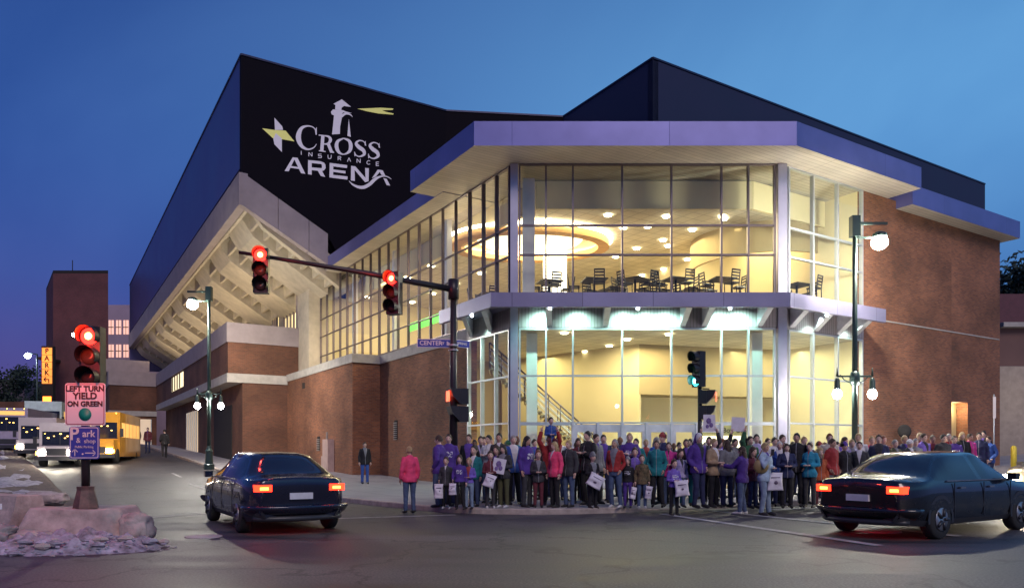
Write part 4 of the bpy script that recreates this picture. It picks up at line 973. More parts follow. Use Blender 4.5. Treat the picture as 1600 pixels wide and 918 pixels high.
# island surface: left street near side
isl=[unground(-60,738,.1),unground(0,733,.1),unground(60,752,.1),unground(110,778,.1),unground(150,792,.1)]
b=MB(); rows=[]
for i,p in enumerate(cat([(q.x,q.y,q.z) for q in isl],8)):
    rows.append([Vector((p.x-.0,p.y,G(p.x,p.y)-.05)),Vector((p.x-.03,p.y-.02,G(p.x,p.y)+.15))]+[Vector((p.x-k*.9,p.y-k*1.25,G(p.x-k*.9,p.y-k*1.25)+.16+.08*mn.noise(Vector((p.x-k,p.y,k))*1.1)+.10*math.sin(min(k,2.5)))) for k in (.15,.4,.8,1.2,1.7,2.3,3)])
b.grid(rows,M_soil,True); tag(b.build('median_ground',M_soil,fixn=False),'long raised soil median strip at lower left','median',None)
MEDOBJ=bpy.data.objects['median_ground']; del MEDOBJ['category']; del MEDOBJ['label']; MEDOBJ['kind']='structure'
def blob(name,c,sx,sy,sz,m,seed,lab,cat_,amp=.25,sub=4,group=None,kind=None,pw=.6,fr=1.6):
    bm=bmesh.new(); bmesh.ops.create_icosphere(bm,subdivisions=sub,radius=1)
    o3=Vector((seed*3.1,seed*1.7,seed))
    for v in bm.verts:
        d=v.co.copy(); f=1+amp*mn.fractal(d*fr+o3,1.0,2.0,4)
        q=Vector((math.copysign(abs(d.x)**pw,d.x),math.copysign(abs(d.y)**pw,d.y),math.copysign(abs(d.z)**pw,d.z)))*f
        v.co=Vector((q.x*sx,q.y*sy,q.z*sz))
    for f in bm.faces: f.smooth=True
    me=bpy.data.meshes.new(name); bm.to_mesh(me); bm.free(); me.materials.append(m)
    o=bpy.data.objects.new(name,me); COL.objects.link(o); o.location=c; tag(o,lab,cat_,group,kind); return o
# concrete pedestal under the signal
b=MB(); nseg=30; rows=[]
for (k,z,dr_) in ((1.0,-.05,.30),(1.0,.10,.24),(1.0,.26,.12),(1.0,.42,.02),(1,.50,0),(.97,.515,0),(.5,.50,0),(.02,.49,0)):
    row=[]
    for j in range(nseg):
        a=2*math.pi*j/nseg; c,s=math.cos(a),math.sin(a)
        x=math.copysign(abs(c)**.45,c)*(.70*k+dr_); y=math.copysign(abs(s)**.45,s)*(.55*k+dr_*.6)
        n_=mn.fractal(Vector((x*2,y*2,z*2)),1,2,4)*.13
        row.append(Vector((X0+.02+x*(1+n_)+.0,Y0+.0+y*(1+n_),z+n_*.3)))
    rows.append(row)
b.grid(rows,M_mc,True,True,True); tag(b.build('concrete_pedestal',None,fixn=True),'broken pale concrete block under the nearest traffic signal','concrete block')
b=MB()
gx=[i*.04 for i in range(110)]; gy=[j*.04 for j in range(70)]
ox,oy=-8.05,9.55
rows=[]
for y in gy:
    row=[]
    for x in gx:
        wx,wy=ox+x,oy+y; r=((wx-(X0+.62))/1.35)**2+((wy-11.05)/.85)**2+.35*mn.fractal(Vector((wx*1.3,wy*1.3,9)),1,2,3)
        h=.26*min(1,max(0,1-r))**.7*(.65+.7*abs(mn.fractal(Vector((wx*2.0,wy*4.0,3)),1.1,2,5)))+.05*mn.fractal(Vector((wx*7,wy*9,1)),1,2,4)*min(1,max(0,1-r)*2)-.03
        row.append(Vector((wx,wy,h)))
    rows.append(row)
b.grid(rows,M_snow,True)
r5=random.Random(5)
for _ in range(260):
    a=r5.uniform(0,6.28); q=r5.uniform(.1,1.12)**.5; wx=X0+.62+1.4*q*math.cos(a); wy=11.05+.85*q*math.sin(a)
    if wy>11.6: continue
    s_=r5.uniform(.012,.05) if r5.random()<.85 else r5.uniform(.07,.13)
    s_*=(1.15-q*.5); hz=.24*max(0,1-q*q)**.7*.75 #*(1.15-q*.5); hz=.24*max(0,1-q*q)**.7*.75
    c=Vector((wx,wy,hz+s_*.2)); m_=r5.choice([M_snow,M_snow,M_mc])
    rr_=[[c+Vector((s_*1.5*math.sin(R(t))*math.cos(R(p))*r5.uniform(.75,1.2),s_*math.sin(R(t))*math.sin(R(p))*r5.uniform(.75,1.2),s_*.55*math.cos(R(t))*r5.uniform(.6,1.2))) for p in range(0,360,60)] for t in (12,50,90,135,168)]
    b.grid(rr_,m_,False,True,True)
tag(b.build('snow_heap',M_snow,fixn=False),'dirty lumpy snow at the foot of the median block','snow',None,'stuff')
b=MB(); rows=[]
for i in range(60):
    row=[]
    for j in range(16):
        p=isl[0].lerp(isl[4],i/59.0); mid=cat([(q.x,q.y,q.z) for q in isl],12); p=mid[min(int(i/60*len(mid)),len(mid)-1)]
        x=p.x-.12-j*.12; y=p.y-.1-j*.17; e=math.sin(math.pi*j/15)*math.sin(math.pi*min(1,(59-i)/59*1.2+.05))
        row.append(Vector((x,y,G(x,y)+.12+.20*e*(.6+.9*mn.fractal(Vector((x*1.5,y*1.5,5)),1,2,4)))))
    rows.append(row)
b.grid(rows,M_snow,True); tag(b.build('snow_bank',M_snow,fixn=False),'old snow bank along the kerb of the median','snow',None,'stuff')
def wedge(name,px,py,Y,w,h,d,rz,lab,m):
    b=MB(); x=bx(px,Y); z=zz(py,Y)
    prof=[(-w/2,-.03),(w/2,-.03),(w*.46,.1),(w*.30,h*.55),(w*.24,h),(-w*.30,h),(-w*.36,h*.5)]
    f=[Vector((a,-d/2,c)) for a,c in prof]; k=[Vector((a,d/2,c)) for a,c in prof]
    b.face(f,m); b.face(list(reversed(k)),m)
    for i in range(len(prof)): j=(i+1)%len(prof); b.face([f[i],f[j],k[j],k[i]],m)
    o=b.build(name,m,bevel=.02); o.location=(x,Y,z); o.rotation_euler=(0,0,rz); tag(o,lab,'concrete barrier'); return o
o=wedge('barrier_block',14,816,12.6,.75,.48,1.3,R(62),'sloped concrete barrier end with white reflector square at left edge',M_mc)
b=MB(); b.box(bx(17,11.9),bx(26,11.9),11.55,11.56,zz(795,11.56),zz(786,11.56),M_white); r=b.build('reflector',M_white,o); r.matrix_parent_inverse=Matrix.LocRotScale(o.location,o.rotation_euler,None).inverted()
blob('rock',(bx(72,16.5),16.5,.42),.45,.25,.14,M_mc,2,'flat pinkish rock on the snow bank left of the signal','rock')
blob('rock',(bx(50,11.3),11.3,.10),.26,.2,.14,M_mc,5,'dark broken stone between the barrier and the concrete block','rock')
blob('rock',(X0+1.02,Y0-.35,.20),.24,.22,.22,M_mc,7,'broken concrete lump at the right end of the block','rock')
blob('rock',(X0-.75,Y0-1.15,.10),.36,.28,.20,mat('grey_stone',(.26,.23,.23),.9,var=.4,vs=6,bump=1,bs=20),9,'rough grey stone at the left foot of the concrete block','rock',amp=.4)
# ================================================================ VEHICLES
M_tyre=mat('tyre_rubber',(.02,.02,.02),.8); M_rim=mat('wheel_rim',(.35,.35,.37),.35,metal=.8); M_cg=mat('car_glass',(.012,.014,.02),.06,spec=.8)
M_tail=lampmat('tail_light_red',(1,.02,.006),5); M_tail2=lampmat('tail_light_orange',(1,.16,.02),11); M_head=lampmat('head_light',(1,.93,.75),60); M_amb=lampmat('amber_light',(1,.45,.05),10)
M_plate=mat('number_plate',(.6,.6,.62),.5); M_chr=mat('bumper_trim',(.03,.03,.035),.4)
def wheel(par,x,y,r=.33,w=.2):
    b=MB(); s=1 if y>0 else -1
    rows=[]
    for (rr_,dy) in ((r*.6,-w/2),(r*.93,-w/2),(r,-w/2+.03),(r,w/2-.03),(r*.93,w/2),(r*.6,w/2)): rows.append([Vector((x+rr_*math.cos(2*math.pi*k/20),y+dy,r+rr_*math.sin(2*math.pi*k/20))) for k in range(20)])
    b.grid(rows,M_tyre,True,True,True); o=b.build('wheel',M_tyre,par)
    b=MB(); yy=y+s*(w/2+.004); b.lathe([(r*.6,0),(r*.55,.015),(0,.02)],(x,yy,r),14,M_rim,True,'-y') if s<0 else b.lathe([(r*.6,0),(r*.55,-.015),(0,-.02)],(x,yy,r),14,M_rim,True,'-y')
    for k in range(5):
        a=2*math.pi*k/5; b.tube([(x+.05*math.cos(a),yy+s*.025,r+.05*math.sin(a)),(x+r*.55*math.cos(a),yy+s*.02,r+r*.55*math.sin(a))],.03,5,M_chr)
    b.build('rim',M_rim,o)
def sedan(loc,rz,paint,lab,brake=True,heads=False,group=None,suv=False):
    """faces +X"""
    t=thing('sedan_car' if not suv else 'hatchback_car',loc,rz,lab,'car',group)
    if suv: ST_=[(-2.12,.62,.5),(-2.15,1.0,.9),(-2.02,1.08,1.0),(-1.75,1.44,1.0),(-1.2,1.52,1.0),(.3,1.5,1.0),(1.05,1.04,.98),(1.9,.92,.88),(2.15,.72,.7),(2.2,.45,.42)]
    else: ST_=[(-2.3,.55,.5),(-2.32,.92,.85),(-2.2,1.0,.94),(-1.65,1.04,.96),(-.95,1.40,.96),(-.1,1.44,.95),(.45,1.41,.94),(1.15,.98,.93),(2.0,.86,.82),(2.25,.68,.66),(2.3,.42,.40)]
    sp=cat(ST_,5); rows=[]; info=[]
    for q in sp:
        x,zt,zbelt=q; zbelt=min(zbelt,zt-.015); cab=clamp((zt-1.05)/.3,0,1)
        e=clamp((2.32-abs(x))/.5,0,1)**.5; hw=.80+.08*e; wt=(.80-.20*cab)*(.93+.07*e)
        zl=.22+.10*(1-e); rd=clamp((abs(x)-1.75)/.6,0,1); hw-=.14*rd**2.2; wt-=.10*rd**2.2
        half=[(0,zt+.012),(wt*.55,zt),(wt*.92,zt-.02-.01*cab),(wt,zt-.05-.02*cab),(hw-.02,zbelt),(hw,zbelt-.14),(hw+.015,.52),(hw-.01,zl+.1),(hw-.08,zl)]
        rows.append([Vector((x,-a,c)) for a,c in reversed(half)]+[Vector((x,a,c)) for a,c in half[1:]]); info.append((x,zt,cab))
    b=MB(); vr=[[b.bm.verts.new(p) for p in r] for r in rows]; pi_=b.mi(paint); gi=b.mi(M_cg); bi=b.mi(M_chr)
    for i in range(len(vr)-1):
        x=(info[i][0]+info[i+1][0])/2; cab=(info[i][2]+info[i+1][2])/2; dz=abs(info[i+1][1]-info[i][1])/max(.01,abs(info[i+1][0]-info[i][0]))
        for j in range(len(vr[i])-1):
            try: f=b.bm.faces.new((vr[i][j],vr[i][j+1],vr[i+1][j+1],vr[i+1][j]))
            except Exception: continue
            f.smooth=True; jj=min(j,len(vr[i])-2-j); f.material_index=pi_
            if jj==4 and cab>.12 and abs(x+.05)>.07: f.material_index=gi
            if jj>=6 and cab>.02 and dz>.25: f.material_index=gi
            if jj==0: f.material_index=bi
    for r in (vr[0],list(reversed(vr[-1]))): b.bm.faces.new(r).material_index=pi_
    for f in list(b.bm.faces):
        pass
    o=b.build('body',None,t)
    for x in (-1.4,1.42):
        for y in (-.79,.79): wheel(t,x,y)
    for x in (-1.4,1.42):
        for s in (-1,1):
            b=MB(); rows=[[Vector((x+r_*math.cos(R(a)),s*.892,.33+r_*math.sin(R(a)))) for r_ in (.34,.40)] for a in range(-10,191,10)]; b.grid(rows,M_chr,False); b.build('wheel_arch',M_chr,t,fixn=False)
    xr=ST_[1][0]
    for s in (-1,1):
        b=MB(); b.box(xr-.012,xr+.30,s*.50,s*.775,.76,.875,M_tail if brake else mat('dim_tail',(.3,.01,.01),.3)); 
        if brake: b.box(xr-.02,xr+.0,s*.56,s*.70,.79,.835,M_tail2)
        b.build('tail_light',None,t,bevel=.02)
        b=MB(); b.box(2.1,2.28,s*.5,s*.82,.58,.72,M_head if heads else M_cg); b.build('headlight',None,t,bevel=.02)
        b=MB(); b.box(.85,1.0,s*.9,s*1.05,.94,1.06,paint); b.build('mirror',paint,t,bevel=.02)
    b=MB(); b.box(xr-.03,xr+.05,-.20,.20,.62,.73,M_plate); b.build('number_plate',M_plate,t)
    for sg in (-1,1):
        b=MB(); b.tube([(sg*(1.98+.40*math.cos(a)),.86*math.sin(a) if abs(math.sin(a))<.95 else .86*math.sin(a),.42) for a in [R(-88+176*k/16) for k in range(17)]],[(.05,.13)]*17,10,paint); b.build('bumper',paint,t)
        b=MB(); b.tube([(sg*(1.98+.395*math.cos(a)),.80*math.sin(a),.29) for a in [R(-70+140*k/12) for k in range(13)]],[(.05,.05)]*13,8,M_chr); b.build('bumper_valance',M_chr,t)
        for s in (-1,1):
            b=MB()
            for xx in (-.98,.02,1.0): b.box(xx,xx+.012,s*.886,s*.8985,.34,.92,M_chr)
            b.box(-1.2,1.15,s*.865,s*.885,.945,.965,M_rim)
            if sg>0: b.build('door_seam',M_chr,t)
            else: b.bm.free()
            if sg>0:
                for xx in (-.80,.2):
                    b=MB(); b.box(xx,xx+.16,s*.885,s*.915,.82,.85,M_rim); b.build('door_handle',M_rim,t,bevel=.008)
    return t
M_carb=mat('dark_blue_car_paint',(.012,.012,.03),.25,metal=.4,var=.05,coat=1); M_cark=mat('black_car_paint',(.012,.009,.010),.25,metal=.4,var=.05,coat=1); M_carw=mat('pale_gold_car_paint',(.40,.33,.22),.3,metal=.4,var=.05,coat=1)
sedan((-4.9,14.9,0),math.atan2(1,-.62),M_carb,'dark blue car with orange red tail lights driving away at lower left',True,False,None)
sedan((7.75,13.7,.0),math.atan2(U.x*-1+.02,U.y),M_cark,'black car with red tail lights crossing at lower right',True)
sedan((15.6,20.5,G(15.6,20.5)),math.pi+math.atan2(-U.x,U.y),M_carw,'pale gold car with lit headlights at the right edge',False,True,None,True)
light('head_beam','SPOT',(13.2,19.0,G(13,19)+.65),350,(1,.85,.6),.1,(R(84),0,R(122)),ang=60)
M_wv=mat('white_van_paint',(.48,.42,.44),.35,var=.04,coat=.5); M_yb=mat('school_bus_yellow',(.70,.32,.02),.35,var=.04,coat=.5); M_pb=mat('pale_bus_paint',(.35,.30,.42),.35,coat=.5); M_win=lampmat('lit_vehicle_window',(1,.55,.15),.45)
def boxvan(name,loc,rz,L_,W_,H_,paint,lab,hood=0,cat_='van',sign=False):
    """faces -Y"""
    t=thing(name,loc,rz,lab,cat_); w=W_/2
    b=MB(); b.box(-w,w,hood,L_,.4,H_,paint)
    if hood: b.box(-w+.08,w-.08,0.0,hood+.05,.4,H_*.46,paint)
    b.build('body',paint,t,bevel=.10)
    b=MB(); b.box(-w+.14,w-.14,hood-.012,hood+.02,H_*.5,H_*.80,M_cg); b.build('windshield',M_cg,t)
    b=MB(); b.box(-.02,.02,hood-.02,hood-.013,H_*.5,H_*.80,M_chr); b.box(-w+.12,w-.12,hood-.02,hood-.013,H_*.485,H_*.5,M_chr); b.build('windshield_trim',M_chr,t)
    b=MB(); b.box(-w+.18,w-.18,hood-.012,hood+.02,H_*.84,H_*.93,M_win if sign else paint); b.build('destination_panel',None,t)
    for s in (-1,1):
        b=MB(); n=max(2,int(L_/1.4))
        for i in range(n): b.box(s*(w-.01),s*(w+.012),hood+.6+i*(L_-hood-.8)/n,hood+.6+(i+.8)*(L_-hood-.8)/n,H_*.52,H_*.80,M_win)
        b.build('side_window',None,t)
        b=MB(); b.box(s*(w-.45),s*(w-.15),-.03 if hood else -.03,.0,.62,.85,M_head); b.build('headlight',None,t)
        b=MB(); b.box(s*(w-.13),s*(w-.03),-.03,.0,.62,.8,M_amb); b.build('turn_signal',None,t)
        b=MB(); b.box(s*(w+.05),s*(w+.22),hood-.25,hood-.18,H_*.52,H_*.68,M_chr); b.tube([(s*w,hood+.05,H_*.66),(s*(w+.14),hood-.2,H_*.66)],.02,5,M_chr); b.build('mirror',M_chr,t)
    b=MB(); b.box(-w+.5,w-.5,-.02,.0,.60,.95,M_chr); b.build('grille',M_chr,t)
    for k in range(5 if cat_=='bus' else 0):
        b=MB(); b.ball((-w*.8+k*w*.4+.05*math.sin(k*3+H_*7),hood+.02,H_-.06),.035,8,M_amb); b.build('marker_light',None,t)
    b=MB()
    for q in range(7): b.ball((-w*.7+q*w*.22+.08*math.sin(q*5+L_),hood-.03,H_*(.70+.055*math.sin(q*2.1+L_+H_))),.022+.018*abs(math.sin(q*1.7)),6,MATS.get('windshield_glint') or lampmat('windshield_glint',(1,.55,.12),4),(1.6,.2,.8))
    b.build('windshield_reflections',None,t)  # glowing blobs stand in for warm reflections on the windshield
    b=MB(); b.box(-w-.0,w+.0,-.14,.05,.34,.55,M_chr); b.build('bumper',M_chr,t,bevel=.03)
    for y in (max(.9,hood*.6),L_-1.4):
        for s in (-1,1):
            b=MB(); rows=[[Vector((s*(w-.13)+dx__,y+r_*math.cos(2*math.pi*k/16),.42+r_*math.sin(2*math.pi*k/16))) for k in range(16)] for r_,dx__ in ((.25,-.13),(.42,-.12),(.42,.12),(.25,.13))]; b.grid(rows,M_tyre,True,True,True); b.build('wheel',M_tyre,t)
    return t
def vput(px,Y): x=bx(px,Y); return (x,Y,G(x,Y))
VZ=math.atan2(-U.x,U.y)
boxvan('school_bus',vput(143,41),VZ*.55,8,2.35,2.95,M_yb,'yellow school bus waiting behind the median signs',1.3,'bus')
boxvan('shuttle_van',vput(88,38),VZ*.55,6,1.9,2.3,M_wv,'white shuttle van with bright headlights left of the school bus',.7,'van')
boxvan('shuttle_van',vput(53,44),VZ*.55,6,2.0,2.5,M_wv,'white van second in the queue at far left',.7,'van')
boxvan('box_truck',vput(62,56),VZ*.55,8,2.5,3.7,mat('pale_green_truck',(.55,.66,.62),.4),'tall pale truck standing behind the two vans',.9,'truck')
boxvan('city_bus',vput(10,50),VZ*.55,11,2.5,3.05,M_pb,'pale purple bus with lit interior at the far left edge',0,'bus',True)
light('head_beam','POINT',(vput(88,36)[0],36,vput(88,36)[2]+.6),60,(1,.9,.7),.2)
# ================================================================ PEOPLE
M_skin=[mat('skin_light',(.64,.42,.33),.55,var=.08,vs=12),mat('skin_tan',(.52,.31,.22),.55,var=.08,vs=12),mat('skin_brown',(.14,.07,.045),.55,var=.08,vs=12)]
M_eye=mat('eye_dark',(.02,.015,.012),.2); M_lip=mat('lip',(.33,.11,.09),.5); M_shoe=mat('shoe_dark',(.02,.018,.018),.5); M_shoew=mat('shoe_white',(.5,.5,.5),.5)
PAL=dict(black=(.012,.011,.014),charcoal=(.035,.035,.04),grey=(.16,.16,.17),purple=(.07,.03,.22),violet=(.16,.10,.42),lavender=(.34,.30,.50),navy=(.02,.025,.075),blue=(.03,.08,.30),teal=(.01,.16,.18),turquoise=(.02,.22,.33),pink=(.75,.06,.16),magenta=(.48,.03,.22),maroon=(.11,.02,.03),red=(.30,.025,.025),orange=(.42,.09,.03),brown=(.09,.055,.035),tan=(.30,.21,.13),green=(.03,.11,.05),white=(.62,.60,.62),cream=(.48,.43,.36),skyblue=(.32,.42,.52),denim=(.06,.09,.17),paledenim=(.19,.25,.34),olive=(.07,.07,.03),yellow=(.5,.38,.04))
def cloth(c): 
    n='cloth_'+c
    if n in MATS: return MATS[n]
    if c=='camo':
        m=mat(n,(.03,.03,.015),.9,var=0,col2=(.20,.14,.07),vs=9,bump=.5,bs=10); return m
    if c=='denim' or c=='paledenim': return mat(n,PAL[c],.9,var=.25,vs=7,bump=.6,bs=16)
    m=mat(n,PAL[c],.85,var=.22,vs=5,bump=1,bs=9); t=m.node_tree; p=t.nodes['Principled BSDF']; src=p.inputs['Base Color'].links[0].from_socket
    tcn=N(t,'ShaderNodeTexCoord'); sp=N(t,'ShaderNodeSeparateXYZ'); t.links.new(tcn.outputs['Object'],sp.inputs[0]); oi=N(t,'ShaderNodeObjectInfo')
    def M_(op,a,b=None,c_=None):
        q=N(t,'ShaderNodeMath',operation=op)
        for k,v in enumerate((a,b,c_)):
            if v is None: continue
            if isinstance(v,(int,float)): q.inputs[k].default_value=v
            else: t.links.new(v,q.inputs[k])
        return q.outputs[0]
    ax=M_('ABSOLUTE',sp.outputs[0]); fr=M_('LESS_THAN',sp.outputs[1],-.02); up=M_('GREATER_THAN',sp.outputs[2],.99)
    wdt=M_('MULTIPLY',M_('SUBTRACT',sp.outputs[2],M_('MULTIPLY_ADD',oi.outputs['Random'],.45,.92)),.22)
    vee=M_('MULTIPLY',M_('MULTIPLY',M_('LESS_THAN',ax,wdt),fr),M_('LESS_THAN',M_('FRACT',M_('MULTIPLY',oi.outputs['Random'],7.3)),.6))
    zipm=M_('MULTIPLY',M_('LESS_THAN',ax,.007),fr)
    cr=N(t,'ShaderNodeValToRGB'); cr.color_ramp.interpolation='CONSTANT'; t.links.new(M_('FRACT',M_('MULTIPLY',oi.outputs['Random'],13.7)),cr.inputs[0])
    cols=[(.55,.53,.55),(.10,.05,.28),(.03,.03,.035),(.30,.05,.05),(.18,.18,.2)]
    while len(cr.color_ramp.elements)<5: cr.color_ramp.elements.new(.5)
    for e_,po,cc in zip(cr.color_ramp.elements,(0,.25,.45,.65,.8),cols): e_.position=po; e_.color=(*cc,1)
    x1=N(t,'ShaderNodeMixRGB'); t.links.new(zipm,x1.inputs[0]); t.links.new(src,x1.inputs[1]); x1.inputs[2].default_value=(.25,.25,.27,1)
    x2=N(t,'ShaderNodeMixRGB'); t.links.new(vee,x2.inputs[0]); t.links.new(x1.outputs[0],x2.inputs[1]); t.links.new(cr.outputs[0],x2.inputs[2]); t.links.new(x2.outputs[0],p.inputs['Base Color'])
    return m
def printcloth(c):
    n='printed_'+c
    if n in MATS: return MATS[n]
    m=mat(n,PAL[c],.85,var=.18,vs=5,bump=.7,bs=11); t=m.node_tree; p=t.nodes['Principled BSDF']; src=p.inputs['Base Color'].links[0].from_socket
    tcn=N(t,'ShaderNodeTexCoord'); sp=N(t,'ShaderNodeSeparateXYZ'); t.links.new(tcn.outputs['Object'],sp.inputs[0])
    def rng(s,lo,hi):
        a=N(t,'ShaderNodeMath',operation='GREATER_THAN'); a.inputs[1].default_value=lo; t.links.new(s,a.inputs[0]); b=N(t,'ShaderNodeMath',operation='LESS_THAN'); b.inputs[1].default_value=hi; t.links.new(s,b.inputs[0])
        c_=N(t,'ShaderNodeMath',operation='MULTIPLY'); t.links.new(a.outputs[0],c_.inputs[0]); t.links.new(b.outputs[0],c_.inputs[1]); return c_.outputs[0]
    x=rng(sp.outputs[0],-.11,.11); y=rng(sp.outputs[1],-9,-.02); z=rng(sp.outputs[2],1.16,1.30)
    nz=N(t,'ShaderNodeTexNoise'); nz.inputs['Scale'].default_value=26; oi=N(t,'ShaderNodeObjectInfo'); ad=N(t,'ShaderNodeVectorMath',operation='MULTIPLY_ADD'); ad.inputs[1].default_value=(1,1,1); t.links.new(tcn.outputs['Object'],ad.inputs[0]); sc_=N(t,'ShaderNodeMath',operation='MULTIPLY'); sc_.inputs[1].default_value=37; t.links.new(oi.outputs['Random'],sc_.inputs[0]); t.links.new(sc_.outputs[0],ad.inputs[2]); t.links.new(ad.outputs[0],nz.inputs['Vector']); g_=N(t,'ShaderNodeMath',operation='GREATER_THAN'); g_.inputs[1].default_value=.5; t.links.new(nz.outputs[0],g_.inputs[0])
    o=g_.outputs[0]
    for q in (x,y,z):
        mm=N(t,'ShaderNodeMath',operation='MULTIPLY'); t.links.new(o,mm.inputs[0]); t.links.new(q,mm.inputs[1]); o=mm.outputs[0]
    mx=N(t,'ShaderNodeMixRGB'); mx.inputs[2].default_value=(.6,.6,.65,1); t.links.new(o,mx.inputs[0]); t.links.new(src,mx.inputs[1]); t.links.new(mx.outputs[0],p.inputs['Base Color']); return m
HAIR=dict(black=(.01,.008,.008),brown=(.045,.025,.014),blond=(.38,.26,.12),grey=(.28,.26,.25),red=(.16,.05,.02),white=(.5,.48,.46))
def hairm(c): return mat('hair_'+c,HAIR[c],.6,var=.3,vs=25,bump=.8,bs=60)
def remesh(mb,vox,smooth=3):
    me=bpy.data.meshes.new('t'); bmesh.ops.recalc_face_normals(mb.bm,faces=mb.bm.faces); mb.bm.to_mesh(me); mb.bm.free()
    o=bpy.data.objects.new('t',me); COL.objects.link(o)
    m=o.modifiers.new('r','REMESH'); m.mode='VOXEL'; m.voxel_size=vox; m.use_smooth_shade=True
    s=o.modifiers.new('s','SMOOTH'); s.iterations=smooth; s.factor=.5
    bpy.context.view_layer.update(); dg=bpy.context.evaluated_depsgraph_get(); r=bpy.data.meshes.new_from_object(o.evaluated_get(dg)); bpy.data.objects.remove(o)
    return r
ARM={ # elbow, wrist relative to shoulder for the right side (+x = outward)
 'down':((.06,.03,-.28),(.07,-.05,-.52)),'pocket':((.07,.07,-.27),(.01,-.07,-.46)),'front':((.07,.00,-.27),(-.10,-.21,-.28)),
 'up':((.10,-.12,.20),(.04,-.14,.44)),'face':((.06,-.16,-.23),(-.08,-.22,-.00)),'cross':((.08,-.04,-.27),(-.19,-.19,-.19)),'reach':((.03,-.20,-.20),(-.02,-.44,-.18)),'hold':((.07,.0,-.28),(.05,-.18,-.42))}
POSES={'stand':('down','down'),'pockets':('pocket','pocket'),'front':('front','front'),'up':('up','up'),'wave':('up','down'),'phone':('face','front'),'cross':('cross','cross'),'reach':('reach','reach'),'hold':('hold','down'),'walk':('down','hold'),'sit':('front','front')}
CACHE={}
def skel(pose,kid):
    k=1.0; J={}
    J['sh']=[Vector((s*.168,.01,1.395)) for s in (-1,1)]
    J['el']=[];J['wr']=[]
    for i,s in enumerate((-1,1)):
        e,w=ARM[POSES[pose][i]]; J['el'].append(J['sh'][i]+Vector((s*e[0],e[1],e[2]))); J['wr'].append(J['sh'][i]+Vector((s*w[0],w[1],w[2])))
    J['hip']=[Vector((s*.095,0,.90)) for s in (-1,1)]
    if pose=='walk': kn=[Vector((-.10,-.14,.50)),Vector((.10,.0,.48))]; an=[Vector((-.10,-.26,.10)),Vector((.10,.30,.17))]
    elif pose=='sit': kn=[Vector((-.14,-.40,.86)),Vector((.14,-.40,.86))]; an=[Vector((-.12,-.36,.48)),Vector((.12,-.36,.48))]
    elif pose in('stand','front','up'): kn=[Vector((-.105,-.02,.49)),Vector((.105,-.01,.49))]; an=[Vector((-.11,.02,.08)),Vector((.115,.0,.08))]
    else: kn=[Vector((-.10,-.05,.49)),Vector((.115,.0,.49))]; an=[Vector((-.10,.03,.08)),Vector((.16,.0,.08))]
    J['kn']=kn;J['an']=an; return J
TOR=[(.80,.155,.115,0),(.90,.170,.120,0),(1.02,.138,.102,0),(1.14,.143,.106,-.003),(1.27,.160,.118,-.005),(1.36,.168,.108,0),(1.42,.125,.085,.005),(1.47,.075,.065,.005)]
def torso(mb,z0,z1,g,fem,m=None,n=18,hem=0):
    rows=[]
    for z,rx,ry,yo in TOR:
        if z<z0-.001 or z>z1+.001: continue
        if fem: rx*=(.90 if z>1.0 else 1.05); ry*=(.92 if z<1.2 else 1.06 if z<1.3 else .95)
        if hem and z<1.0: rx+=hem;ry+=hem
        rows.append([Vector(((rx+g)*math.copysign(abs(math.cos(a))**.85,math.cos(a)),yo+(ry+g)*math.sin(a),z)) for a in [2*math.pi*k/n for k in range(n)]])
    mb.grid(rows,m,True,True,True)
def head_mesh(mb,c,sc,skin):
    rows=[];nn=22;mm=18
    for i in range(mm+1):
        th=math.pi*(i+.02)/(mm+.04); row=[]
        for j in range(nn):
            ph=2*math.pi*j/nn; d=Vector((math.sin(th)*math.cos(ph),math.sin(th)*math.sin(ph),math.cos(th)))
            x,y,z=d.x*.074,d.y*.095,d.z*.118
            fr=max(0,-d.y)
            if z<0: t=-z/.118; x*=1-.34*t**1.4; y=y*(1-.28*t**1.5)-.012*t
            if z<-.02 and d.y>0: y*=.80
            g=math.exp(-((x/.014)**2))*fr; y-=g*(.026*math.exp(-(((z+.018)/.017)**2))+.010*math.exp(-(((z-.008)/.022)**2)))      # nose
            for s in (-1,1): y+=.010*math.exp(-(((x-s*.030)/.014)**2)-(((z-.012)/.013)**2))*fr     # sockets
            y-=.006*math.exp(-((x/.05)**2)-(((z-.036)/.012)**2))*fr                                # brow
            y-=.007*math.exp(-((x/.022)**2)-(((z+.098)/.018)**2))*fr                               # chin
            y-=.005*math.exp(-((x/.026)**2)-(((z+.055)/.011)**2))*fr
            row.append(c+Vector((x,y,z))*sc)
        rows.append(row)
    mb.grid(rows,skin,True,True,True)
    for s in (-1,1):
        mb.ball(c+Vector((s*.029,-.078,.012))*sc,.0115*sc,8,M_eye)
        mb.ball(c+Vector((s*.075,.008,-.005))*sc,.028*sc,8,skin,(.35,.65,1.05))
    mb.ball(c+Vector((0,-.081,-.056))*sc,.022*sc,8,M_lip,(1,.45,.32))
